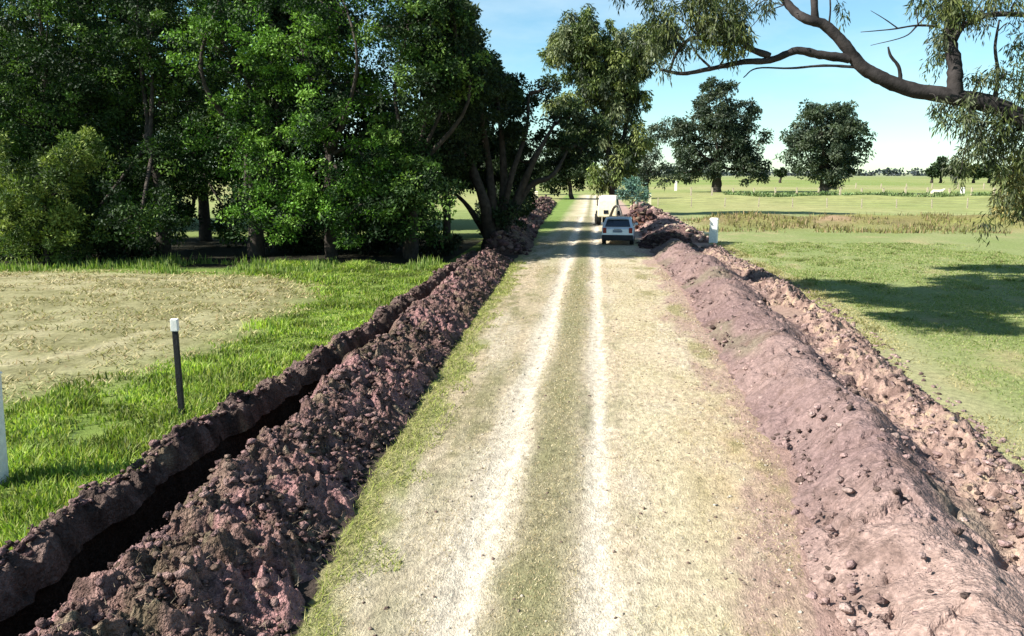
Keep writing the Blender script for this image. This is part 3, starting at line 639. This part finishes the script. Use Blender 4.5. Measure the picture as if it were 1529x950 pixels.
# dark round trees behind the gnarled tree
tree('dark_round_tree', 'dark rounded tree closing the view beyond the left track edge', gp(855, 125), [lb(850, 262, 125, 46, 28), lb(868, 235, 125, 28, 26), lb(835, 235, 126, 26, 22), lb(810, 268, 126, 24, 18)], DARK, tr=.35, L=.4, wr=.6, per=70, crad=.9, dens=1.3, zmin=.1)
tree('dark_round_tree', 'thin dark tree seen past the fanned stems, left of the track', gp(800, 150), [lb(800, 255, 150, 28, 16), lb(780, 262, 150, 20, 14)], DARK * 1.3, tr=.3, L=.45, wr=.6, per=60, crad=.9, zmin=.1)

# tall gum beside the track
GY = 78
gst = [([P(912, 318, GY), P(916, 270, GY), P(908, 210, GY), P(925, 140, GY)], .45, .2), ([P(914, 250, GY), P(935, 190, GY), P(940, 120, GY)], .26, .12), ([P(908, 215, GY), P(880, 150, GY), P(860, 90, GY)], .2, .09)]
tree('gum_tree', 'tall gum tree with drooping olive foliage rising beyond the cream digger', gp(912, GY),
     [lb(868, 55, GY, 48, 34), lb(835, 75, GY, 28, 26), lb(915, 95, GY, 45, 40), lb(955, 75, GY, 42, 34), lb(895, 140, GY, 36, 34), lb(935, 150, GY, 32, 38), lb(905, 200, GY, 22, 34), lb(925, 240, GY, 26, 32), lb(950, 210, GY, 20, 30), lb(985, 55, GY - 2, 30, 26), lb(900, 265, GY, 22, 20), lb(880, 100, GY, 38, 40), lb(845, 160, GY, 30, 18), lb(870, 200, GY, 26, 20)],
     GUM, M_gum, M_gumbark, stems=gst, tr=.4, L=.36, wr=.3, droop=1.3, per=120, crad=.62, dens=1.3, flatten=1.2)
tree('dark_gum_tree', 'darker smaller gum tree right behind the teal shrub', gp(965, 130), [lb(965, 240, 130, 24, 36), lb(985, 195, 130, 22, 24), lb(950, 265, 130, 22, 20), lb(985, 260, 130, 20, 20)], GUMD, M_gum, M_gumbark, tr=.35, L=.5, wr=.35, droop=.8, per=60, crad=.9, dens=.8, zmin=.1)
tree('field_tree', 'large ragged dark tree standing in the far field, left of the round one', gp(1070, 172),
     [lb(1060, 160, 172, 34, 38), lb(1035, 205, 172, 34, 34), lb(1085, 190, 172, 40, 40), lb(1110, 215, 172, 36, 36), lb(1125, 165, 172, 14, 14), lb(1050, 245, 172, 40, 26), lb(1120, 250, 172, 30, 24), lb(1080, 130, 172, 20, 14), lb(1012, 190, 172, 12, 14), lb(1025, 258, 172, 18, 16)],
     GUMD, M_gum, M_bark, tr=.9, fork=.25, L=.6, wr=.4, droop=.6, per=85, crad=1.15, dens=1.0, zmin=1.0)
tree('field_tree', 'round compact dark tree standing alone in the far right field', gp(1232, 158),
     [lb(1232, 195, 158, 50, 38), lb(1200, 220, 158, 30, 36), lb(1265, 215, 158, 34, 36), lb(1235, 245, 158, 44, 28), lb(1225, 165, 158, 30, 14), lb(1262, 178, 158, 22, 20), lb(1240, 268, 158, 18, 12)],
     GUMD * 1.15, M_gum, M_bark, tr=.8, fork=.2, L=.6, wr=.4, droop=.5, per=85, crad=1.1, dens=1.05, zmin=.8)

# distant trees on the horizon
for i, (u, w, h, lab) in enumerate([(1392, 14, 14, 'small distant tree on the horizon at the left end of the right clump'), (1405, 8, 26, 'slim distant tree standing tallest in the right clump'),
        (1428, 20, 20, 'wide distant tree in the middle of the clump on the right horizon'), (1455, 20, 16, 'distant tree at the right end of the horizon clump'),
        (1478, 16, 22, 'distant tree half hidden by the hanging gum leaves'), (1166, 9, 14, 'lone distant tree between the two large field trees')]):
    Y = 330
    tree('distant_tree', lab, gp(u, Y), [lb(u, 264 - h * .55, Y, w * .6, h * .55), lb(u + w * .3, 264 - h * .4, Y, w * .4, h * .35)], DARK * 1.2, tr=.5, L=1.1, wr=.7, per=40, crad=1.3, dens=1.3, group='distant trees on the horizon', zmin=.2)
cs = []
for i in range(900):
    u = rng.random() * 2400 - 500; Y = 1050 + rng.random() * 60
    hh = 2 + 9 * vnoise(np.array([u * .03]), np.array([0.]), 5)[0]
    cs.append((P(u, 258, Y)[0], Y, rng.random() * hh))
cs = np.array(cs); V, F, cc = leaves(cs, np.full(len(cs), 4.0), 26, 3.2, .8, 0, np.array([[.05, .065, .07], [.06, .07, .08], [.04, .055, .055]]))  # distance haze put into the bluish leaf colours
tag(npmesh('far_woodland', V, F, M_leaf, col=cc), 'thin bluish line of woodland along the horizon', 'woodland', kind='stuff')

# dark hedge strip and tufts along the far fence
cs = np.array([(6 + 90 * rng.random(), 124 + 4 * rng.random(), .2 + .5 * rng.random()) for _ in range(330)])
cs = np.array([c for c in cs if vnoise(np.array([c[0] * .12]), np.array([0.]), 8)[0] > .3])
V, F, cc = leaves(cs, np.full(len(cs), .75), 40, .4, .4, -.5, np.array([[.11, .17, .06], [.14, .19, .07], [.08, .12, .05]]))
tag(npmesh('fence_scrub', V, F, M_leaf, col=cc), 'low green scrub growing along the far fence line', 'scrub', kind='stuff')

# teal shrub by the digger
tree('blue_green_shrub', 'blue green shrub behind the rust brown mound', gp(945, 74), [lb(945, 284, 74, 16, 16), lb(932, 292, 74, 10, 12), lb(958, 290, 73, 10, 12)], np.array([[.09, .17, .13], [.05, .1, .09], [.16, .26, .22]]), tr=.06, L=.26, wr=.35, per=60, crad=.4, cat='shrub', flatten=1, dens=1.2, zmin=.1)
tree('sapling', 'yellow green sapling between the gum trunk and the dark rounded tree', gp(893, 100), [lb(890, 262, 100, 12, 16)], WOODL * 1.2, tr=.06, L=.3, per=60, crad=.5, cat='sapling', dens=1.2)

# ------------------------------------------------------------------ overhanging gum on the right
BY = 18.5
bx = lambda u, v, dy=0: P(u, v, BY + dy)
tk = np.array([P(1660, 258, BY)[0], BY, 0])
root = thing('overhanging_gum_tree', tuple(tk), 'near gum tree whose crooked limb reaches in from the right over the meadow', 'tree')
tb = Tubes()
tb.add([tk - [0, 0, .3], tk + [-.1, 0, 1.6], tk + [-.2, .1, 3.4], bx(1640, 235)], .62, .42, seg=14, rough=.06)
tb.add([bx(1640, 235), bx(1600, 212), bx(1540, 186), bx(1485, 158), bx(1420, 144), bx(1360, 134), bx(1318, 118), bx(1285, 98), bx(1262, 68), bx(1232, 38), bx(1200, 27), bx(1178, 8, .3), bx(1150, -30, .5), bx(1100, -80, 1)], .25, .065, seg=12, n=7, rough=.07, pw=.7)
tb.add([bx(1640, 235), bx(1650, 120, .3), bx(1620, 0, .8), bx(1560, -120, 1.5), bx(1400, -230, 3)], .42, .16, seg=12, rough=.06)
tb.add([bx(1425, 140), bx(1426, 100), bx(1418, 55, .2), bx(1424, 10, .3), bx(1435, -40, .4)], .17, .09, seg=9, n=6)
tb.add([bx(1268, 88), bx(1225, 82), bx(1190, 76), bx(1150, 90), bx(1110, 93), bx(1060, 103), bx(1020, 110), bx(985, 104)], .10, .03, seg=8, n=6)
tb.add([bx(1150, 84), bx(1120, 73), bx(1105, 60), bx(1070, 66), bx(1035, 56), bx(1010, 80), bx(1000, 108)], .07, .025, seg=6, n=5)
tb.add([bx(1275, 100), bx(1230, 98), bx(1180, 102), bx(1130, 102), bx(1110, 116)], .035, .012, seg=5)
tb.add([bx(1218, 34), bx(1216, 10), bx(1215, -30)], .09, .07, seg=7)
tb.add([bx(1238, 36), bx(1240, 12), bx(1238, -20)], .022, .015, seg=5)
tb.add([bx(1345, 122), bx(1342, 100), bx(1330, 84), bx(1326, 70)], .045, .02, seg=6)
tb.add([bx(1060, 100), bx(1040, 80), bx(1030, 60)], .03, .012, seg=5); tb.add([bx(1075, 98), bx(1085, 82), bx(1096, 70)], .025, .01, seg=5)
tb.add([bx(1425, 60), bx(1440, 38), bx(1480, 22), bx(1560, 24)], .07, .05, seg=7)
tb.add([bx(1405, 40), bx(1370, 38), bx(1330, 44), bx(1285, 48)], .03, .008, seg=5); tb.add([bx(1370, 38), bx(1350, 55), bx(1300, 68)], .018, .006, seg=4); tb.add([bx(1340, 42), bx(1320, 28), bx(1300, 16)], .015, .005, seg=4)
tb.add([bx(1485, 150), bx(1490, 110), bx(1486, 70), bx(1492, 30)], .05, .02, seg=6)
clc = []; clr = []
def hang(u, v, ru, rv, n, r=.15, dy=.7):
    global clc, clr
    for _ in range(int(n * .72)):
        a = rng.random() * 6.28; q = rng.random() ** .5
        clc.append(bx(u + ru * q * math.cos(a), v + rv * q * math.sin(a), (rng.random() - .5) * 2 * dy)); clr.append(r * (.6 + .9 * rng.random()))
for u, v, ru, rv, n in [(1070, 20, 46, 34, 110), (1095, 58, 26, 28, 60), (1040, 60, 24, 22, 18), (985, 60, 40, 34, 26), (945, 0, 34, 14, 14), (1000, 12, 30, 16, 14), (1145, 12, 10, 20, 7), (1000, 85, 18, 30, 10),
                        (1415, 30, 26, 34, 40), (1400, 80, 14, 26, 14), (1375, 5, 14, 14, 10), (1440, 15, 30, 18, 22), (1460, 32, 10, 14, 8), (1500, 5, 30, 12, 18), (1260, 12, 7, 16, 3), (1383, 96, 6, 10, 2),
                        (1430, 172, 34, 22, 34), (1480, 195, 42, 30, 52), (1520, 215, 30, 30, 34), (1455, 225, 24, 22, 18), (1432, 250, 20, 12, 10), (1485, 250, 14, 10, 6), (1490, 120, 12, 30, 10), (1450, 125, 20, 10, 8),
                        (1515, 275, 22, 32, 26), (1500, 310, 24, 24, 12), (1525, 80, 16, 50, 16), (1525, 140, 16, 30, 18), (1478, 335, 14, 8, 5), (1525, 320, 10, 20, 8)]:
    hang(u, v, ru, rv, n)
# upper crown, above the picture: it shades the right meadow
for (cx, cy, cz, rx, ry, rz, n) in [(.4, 22.3, 10.0, 3.4, 3.0, .9, 420), (-3.4, 25, 10.6, 2.4, 1.5, .6, 170), (4.3, 25, 10.8, 4.0, 3.8, 1.1, 480), (9.5, 21, 10.6, 4, 3.8, 1.6, 300), (5, 30.5, 11.6, 3.2, 1.6, .6, 200), (-1, 18.8, 9.6, 1.8, 1.2, .5, 90)]:
    for q in lobe_clumps((cx, cy, cz), (rx, ry, rz), int(n * .85), 2.6): clc.append(q); clr.append(.3 * (.6 + .8 * rng.random()))
    s0 = bx(1560, -120, 1.5)
    tb.add([s0, (s0 + np.array([cx, cy, cz])) / 2 + np.array([0, 0, .8]), np.array([cx, cy, cz])], .14, .04, seg=6)
# twigs carrying the hanging leaf clumps
tbase = [np.array(p) for tube in tb.V for p in tube[::9]]
TB = np.array(tbase)
for q in [c for c in clc if rng.random() < .35 and c[2] < 9.3]:
    d = np.linalg.norm(TB - q, axis=1) + 1.2 * np.maximum(0, q[2] - TB[:, 2]); j = int(np.argmin(d))
    if d[j] < 2.6 and d[j] > .15: tb.add([TB[j], (TB[j] + q) / 2 + np.array([0, 0, .12]), q], .014, .006, seg=4, n=3)
tb.build('trunk', M_gumbark, root)
low = [i for i in range(len(clc)) if clc[i][2] < 9.0]; up = [i for i in range(len(clc)) if clc[i][2] >= 9.0]
A = np.array(clc); R_A = np.array(clr); low = np.array(low); up = np.array(up)
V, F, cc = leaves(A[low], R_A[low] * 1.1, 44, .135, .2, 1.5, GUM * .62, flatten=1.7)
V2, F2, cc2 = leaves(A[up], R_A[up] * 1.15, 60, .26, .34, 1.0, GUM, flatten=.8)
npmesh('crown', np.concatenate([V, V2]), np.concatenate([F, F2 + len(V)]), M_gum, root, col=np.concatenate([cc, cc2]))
# yellowish drooping spray at the right edge, sunlight put into its leaf colour
for hu, hv, hru, hrv, hn in [(1522, 262, 14, 30, 16), (1505, 300, 22, 16, 12)]:
    clc = []; clr = []
    hang(hu, hv, hru, hrv, hn, dy=.25)
    V, F, cc = leaves(np.array(clc), np.array(clr) * 1.3, 44, .15, .22, 1.3, np.array([[.22, .2, .05], [.17, .16, .05], [.26, .22, .08]]), flatten=1.4)
    sp = npmesh('sunlit_spray', V, F, M_gum, root, col=cc); sp['kind'] = 'stuff'; sp['label'] = 'yellowish spray of leaves at the tip of the drooping twigs'

# ------------------------------------------------------------------ box helpers for made things
def bm_box(bm, c, s, taper=(1, 1), bev=0.0):
    r = bmesh.ops.create_cube(bm, size=1); vs = r['verts']
    for v in vs:
        tx, ty = (taper if v.co.z > 0 else (1, 1))
        v.co = Vector((c[0] + v.co.x * s[0] * tx, c[1] + v.co.y * s[1] * ty, c[2] + v.co.z * s[2]))
    if bev:
        es = list({e for v in vs for e in v.link_edges}); bmesh.ops.bevel(bm, geom=es, offset=bev, segments=2, affect='EDGES', profile=.7)
def bm_obj(name, bm, mat, parent=None, smooth=False):
    me = bpy.data.meshes.new(name); bm.to_mesh(me); bm.free(); me.materials.append(mat)
    if smooth:
        for p_ in me.polygons: p_.use_smooth = True
    o = bpy.data.objects.new(name, me); COL.objects.link(o); o.parent = parent; return o
def box(name, c, s, mat, parent, taper=(1, 1), bev=.0):
    bm = bmesh.new(); bm_box(bm, c, s, taper, bev); return bm_obj(name, bm, mat, parent)
def cyl(name, c, r, l, axis, mat, parent, seg=20, r2=None):
    bm = bmesh.new(); bmesh.ops.create_cone(bm, cap_ends=True, segments=seg, radius1=r, radius2=r if r2 is None else r2, depth=l)
    R_ = {'x': Matrix.Rotation(math.pi / 2, 4, 'Y'), 'y': Matrix.Rotation(math.pi / 2, 4, 'X'), 'z': Matrix.Identity(4)}[axis]
    bmesh.ops.transform(bm, matrix=Matrix.Translation(c) @ R_, verts=bm.verts); return bm_obj(name, bm, mat, parent)
def prism(name, poly, x0, x1, mat, parent, bev=0.0, inset=None):
    """poly in (y,z) pulled from x0 to x1; inset(z) narrows it"""
    bm = bmesh.new(); rings = []
    for x in (x0, x1):
        rings.append([bm.verts.new((x * (inset(z) if inset else 1), y_, z)) for y_, z in poly])
    n = len(poly)
    for i in range(n): bm.faces.new((rings[0][i], rings[0][(i + 1) % n], rings[1][(i + 1) % n], rings[1][i]))
    bm.faces.new(rings[0][::-1]); bm.faces.new(rings[1]); bmesh.ops.recalc_face_normals(bm, faces=bm.faces)
    if bev: bmesh.ops.bevel(bm, geom=list(bm.edges), offset=bev, segments=2, affect='EDGES', profile=.6)
    return bm_obj(name, bm, mat, parent, smooth=False)

# ------------------------------------------------------------------ marker posts
g = G(272, 622); r_ = thing('marker_post', (g[0], g[1], 0), 'thin black post with a white painted top in the lush grass', 'post')
r_.rotation_euler = (math.radians(2), math.radians(.3), .2)
bm = bmesh.new(); bm_box(bm, (0, 0, .66), (.095, .08, 1.62), (.9, .9), .012); bm_obj('shaft', bm, M_black, r_)
bm = bmesh.new(); bm_box(bm, (0, 0, 1.565), (.115, .10, .2), (.95, .95), .012); bm_obj('white_top', bm, M_white, r_)
g = G(-16, 724); r_ = thing('white_post', (g[0], g[1], 0), 'thick whitewashed post at the left edge of the lawn', 'post')
r_.rotation_euler = (0, math.radians(3.0), .15)
bm = bmesh.new(); bm_box(bm, (0, 0, .6), (.34, .34, 1.74), (.9, .9), .03); bm_obj('shaft', bm, M_white, r_)
bm = bmesh.new(); bm_box(bm, (0, 0, 1.51), (.34, .34, .09), (.6, .6), .02); bm_obj('cap', bm, M_white, r_)
g = G(1065, 363); r_ = thing('white_post', (g[0], g[1], 0), 'stout cream white post behind the clay heap on the right meadow', 'post', rz=-.3)
bm = bmesh.new(); bm_box(bm, (0, 0, .62), (.46, .4, 1.5), (.94, .94), .03); bm_obj('shaft', bm, M_white, r_)
bm = bmesh.new(); bm_box(bm, (0, 0, 1.395), (.5, .44, .09), (.75, .75), .02); bm_obj('cap', bm, M_white, r_)
for u, v, h, w, m, lab in [(1009, 285, 2.1, .55, M_white, 'pale gate post under the ragged field tree, left of the fence'), (970, 306, 1.2, .4, M_cream, 'yellowish post beside the blue green shrub'),
                           (801, 305, 1.6, .45, M_cream, 'yellowish post left of the far track, by the far soil heap'), (1437, 289, 1.1, .7, M_white, 'small pale marker post near the hanging gum leaves')]:
    g = G(u, v); r_ = thing('marker_post', (g[0], g[1], 0), lab, 'post')
    bm = bmesh.new(); bm_box(bm, (0, 0, h / 2 - .1), (w, w * .7, h + .2), (.9, .9), .03); bm_obj('shaft', bm, m, r_)
    bm = bmesh.new(); bm_box(bm, (0, 0, h), (w * 1.1, w * .8, .14), (.6, .6), .02); bm_obj('cap', bm, m, r_)
g = G(1008, 262); 
# rail fence: posts and wires
def fence(lab, x0, y0, x1, y1, n, h=1.15, w=.12, mat=M_wood):
    f = thing('wire_fence', (x0, y0, 0), lab, 'fence'); L_ = math.hypot(x1 - x0, y1 - y0); ang = math.atan2(y1 - y0, x1 - x0); f.rotation_euler = (0, 0, ang)
    bm = bmesh.new(); bm_box(bm, (0, 0, h / 2 - .1), (w, w, h + .2), (.85, .85)); p0 = bm_obj('post', bm, mat, f)
    for i in range(1, n):
        o = p0.copy(); COL.objects.link(o); o.parent = f; o.location = (L_ * i / (n - 1), 0, 0); o.scale = (1, 1, .9 + .2 * random.random()); o.rotation_euler = (random.uniform(-.05, .05), random.uniform(-.05, .05), 0)
    w0 = None
    for j in range(4):
        bm = bmesh.new(); bm_box(bm, (L_ / 2, -.08, h * (.25 + .22 * j)), (L_, .012, .012)); bm_obj('wire', bm, M_wire, f)
fence('far wire fence on pale posts below the large field trees', 17, 146, 75, 146, 17, h=1.5, w=.28)
fence('more distant wire fence crossing the right field', 60, 215, 190, 215, 22, h=1.4, w=.25)
fence('wire fence on thin posts beyond the low earth bank', 7.5, 97, 50, 97, 12, h=1.1, w=.12)

# pale concrete slab lying on the low bank, and a pale plank by the white post
g = G(1224, 336); r_ = thing('concrete_slab', (g[0], g[1] - 1.0, 0), 'pale slab lying at the foot of the low earth bank', 'slab'); 
bm = bmesh.new(); bm_box(bm, (0, 0, .1), (1.5, .6, .2), (1, 1), .03); bm_obj('slab', bm, M_cream, r_)
g = G(1035, 350); r_ = thing('wooden_plank', (g[0], g[1], 0), 'long pale plank lying on the grass left of the stout cream white post', 'plank', rz=.03)
bm = bmesh.new(); bm_box(bm, (0, 0, .08), (2.1, .3, .1), (1, 1), .01); bm_obj('plank', bm, M_cream, r_)

# ------------------------------------------------------------------ car (seen from behind)
car = thing('parked_car', (1.33, 45.4, 0), 'silver hatchback parked on the right side of the track, seen from behind', 'car', rz=math.radians(-4))
ins = lambda z: 1.0 if z < .95 else 1 - .20 * (z - .95) / .55
body = [(0.03, .42), (0.0, .55), (.02, .92), (.1, 1.0), (.42, 1.42), (.7, 1.5), (1.9, 1.5), (2.3, 1.42), (2.95, 1.0), (3.85, .84), (4.05, .6), (4.05, .36), (3.6, .3), (.4, .3)]
prism('body', body, -.88, .88, M_silver, car, bev=.035, inset=ins)
def quad(name, pts, mat, parent, th=.02):
    bm = bmesh.new(); v = [Vector(p) for p in pts]; nrm = (v[1] - v[0]).cross(v[2] - v[0]).normalized() * th
    a = [bm.verts.new(p + nrm) for p in v]; b = [bm.verts.new(p - nrm) for p in v]; n = len(v)
    bm.faces.new(a); bm.faces.new(b[::-1])
    for i in range(n): bm.faces.new((a[i], b[i], b[(i + 1) % n], a[(i + 1) % n]))
    bmesh.ops.recalc_face_normals(bm, faces=bm.faces); return bm_obj(name, bm, mat, parent)
quad('rear_window', [(-.7, .1, 1.03), (.7, .1, 1.03), (.6, .375, 1.38), (-.6, .375, 1.38)], M_glass, car, .02)
bm = bmesh.new(); bm_box(bm, (0, .0, .42), (1.74, .22, .3), (1, 1), .06); bm_obj('bumper', bm, M_plas, car)
bm = bmesh.new(); bm_box(bm, (0, .42, 1.5), (1.2, .3, .05), (1, .8), .015); bm_obj('roof_spoiler', bm, M_silver, car)
quad('windscreen', [(-.64, 2.36, 1.41), (.64, 2.36, 1.41), (.8, 2.93, 1.03), (-.8, 2.93, 1.03)], M_glass, car, .02)
for s in (-1, 1):
    bm = bmesh.new(); bm_box(bm, (s * .72, .02, .82), (.2, .1, .3), (1, 1), .03); bm_obj('taillight', bm, M_red, car)
    quad('side_window', [(s * .87, .62, 1.04), (s * .87, 2.75, 1.04), (s * .745, 2.2, 1.4), (s * .745, .75, 1.4)], M_glass, car, .012)
    bm = bmesh.new(); bm_box(bm, (s * .98, 2.45, 1.05), (.2, .1, .14), (1, 1), .03); bm_obj('wing_mirror', bm, M_silver, car)
    bm = bmesh.new(); bm_box(bm, (s * .885, 1.7, .9), (.03, .2, .03), (1, 1), .008); bm_obj('door_handle', bm, M_plas, car)
    for yy in (.72, 3.2):
        w_ = cyl('wheel', (s * .78, yy, .32), .32, .22, 'x', M_rubber, car, 24); cyl('rim', (s * .885, yy, .32), .2, .03, 'x', M_rim, w_, 16)
bm = bmesh.new(); bm_box(bm, (0, -.01, .78), (.52, .03, .13), (1, 1), .005); bm_obj('number_plate', bm, M_plate, car)
bm = bmesh.new(); bm_box(bm, (0, .0, .89), (.4, .03, .03), (1, 1), .005); bm_obj('tailgate_handle', bm, M_plas, car)
cyl('exhaust_pipe', (-.5, -.05, .27), .035, .2, 'y', M_steel, car, 10)

# ------------------------------------------------------------------ cream digger working on the mound
dg = thing('backhoe_digger', (1.0, 62.5, 0), 'cream digger with rounded cab working on the far track behind the silver car', 'digger', rz=math.radians(-8))
hb = [(0, .7), (0, 1.35), (.1, 2.2), (.45, 2.5), (1.4, 2.55), (1.75, 2.3), (1.9, 1.4), (1.9, .7)]
prism('cab', hb, -.85, .85, M_cream, dg, bev=.12, inset=lambda z: 1 if z < 1.5 else 1 - .15 * (z - 1.5))
prism('bonnet', [(1.9, .7), (1.9, 1.35), (3.4, 1.25), (3.5, .7)], -.45, .45, M_cream, dg, bev=.06)
quad('rear_window', [(-.3, -.02, 1.0), (.1, -.02, 1.0), (.1, .0, 1.3), (-.3, .0, 1.3)], M_glass, dg, .02)
for s in (-1, 1):
    quad('side_window', [(s * .86, .4, 1.5), (s * .86, 1.6, 1.5), (s * .75, 1.5, 2.2), (s * .75, .5, 2.2)], M_glass, dg, .02)
    w_ = cyl('wheel', (s * .85, .8, .62), .62, .4, 'x', M_rubber, dg, 24); cyl('rim', (s * 1.06, .8, .62), .3, .04, 'x', M_cream, w_, 14)
    w_ = cyl('wheel', (s * .6, 3.0, .4), .4, .28, 'x', M_rubber, dg, 20); cyl('rim', (s * .75, 3.0, .4), .2, .03, 'x', M_cream, w_, 14)
    bm = bmesh.new(); bm_box(bm, (s * .95, -.3, .55), (.16, .16, .9), (1, 1), .02); bm_box(bm, (s * .95, -.3, .08), (.4, .4, .06)); bm_obj('stabiliser', bm, M_steel, dg)
def beam(name, pts, r, mat, parent):
    tb_ = Tubes(); tb_.add([np.array(p) for p in pts], r, r * .8, seg=6, rough=0.0, n=3); o = npmesh(name, np.concatenate(tb_.V), [np.concatenate(tb_.F), np.concatenate(tb_.caps)], mat, None); o.parent = parent; return o
beam('boom', [(.3, -.1, .8), (.7, -.7, 1.6), (1.1, -1.2, 1.7)], .12, M_steel, dg)
dip = beam('dipper', [(1.1, -1.2, 1.75), (1.4, -1.7, 1.2), (1.5, -1.9, .8)], .1, M_steel, dg)
prism('bucket', [(-2.3, .35), (-1.75, .3), (-1.65, .8), (-1.8, .95), (-2.0, .9)], 1.2, 1.8, M_steel, dg, bev=.02)

dg.scale = (.88, .88, .9)
# ------------------------------------------------------------------ cattle
def cow(lab, u, v, sc, rz, mat, head_up):
    g = G(u, v); r_ = thing('cow', (g[0], g[1], 0), lab, 'cow', 'cattle in the far field', rz)
    vs = [(-.75, 0, 1.08), (-.3, 0, 1.08), (.25, 0, 1.05), (.7, 0, 1.1), (1.0, 0, 1.25 if head_up else .95), (1.2, 0, 1.5 if head_up else .55), (1.48, 0, 1.42 if head_up else .2)]
    rad = [.28, .35, .38, .32, .2, .15, .1]
    ed = [(i, i + 1) for i in range(6)]
    for bi, x in ((0, -.72), (3, .62)):
        for s in (-1, 1):
            k_ = len(vs); vs += [(x, s * .2, .8), (x + (.06 if x < 0 else 0), s * .22, .42), (x, s * .22, .02)]; rad += [.16, .075, .06]; ed += [(bi, k_), (k_, k_ + 1), (k_ + 1, k_ + 2)]
    k_ = len(vs); vs += [(-1.0, 0, 1.1), (-1.08, 0, .55)]; rad += [.05, .03]; ed += [(0, k_), (k_, k_ + 1)]
    me = bpy.data.meshes.new('body'); me.from_pydata([Vector(p) * sc for p in vs], ed, []); me.materials.append(mat)
    o = bpy.data.objects.new('body', me); COL.objects.link(o); o.parent = r_
    sk = o.modifiers.new('skin', 'SKIN')
    for i, q in enumerate(me.skin_vertices[0].data): q.radius = (rad[i] * sc, rad[i] * sc); q.use_root = (i == 1)
    o.modifiers.new('sub', 'SUBSURF').render_levels = 1
    return r_
cow('cream cow standing side on with its head raised in the far right field', 1398, 296, .95, .1, M_cow, True)
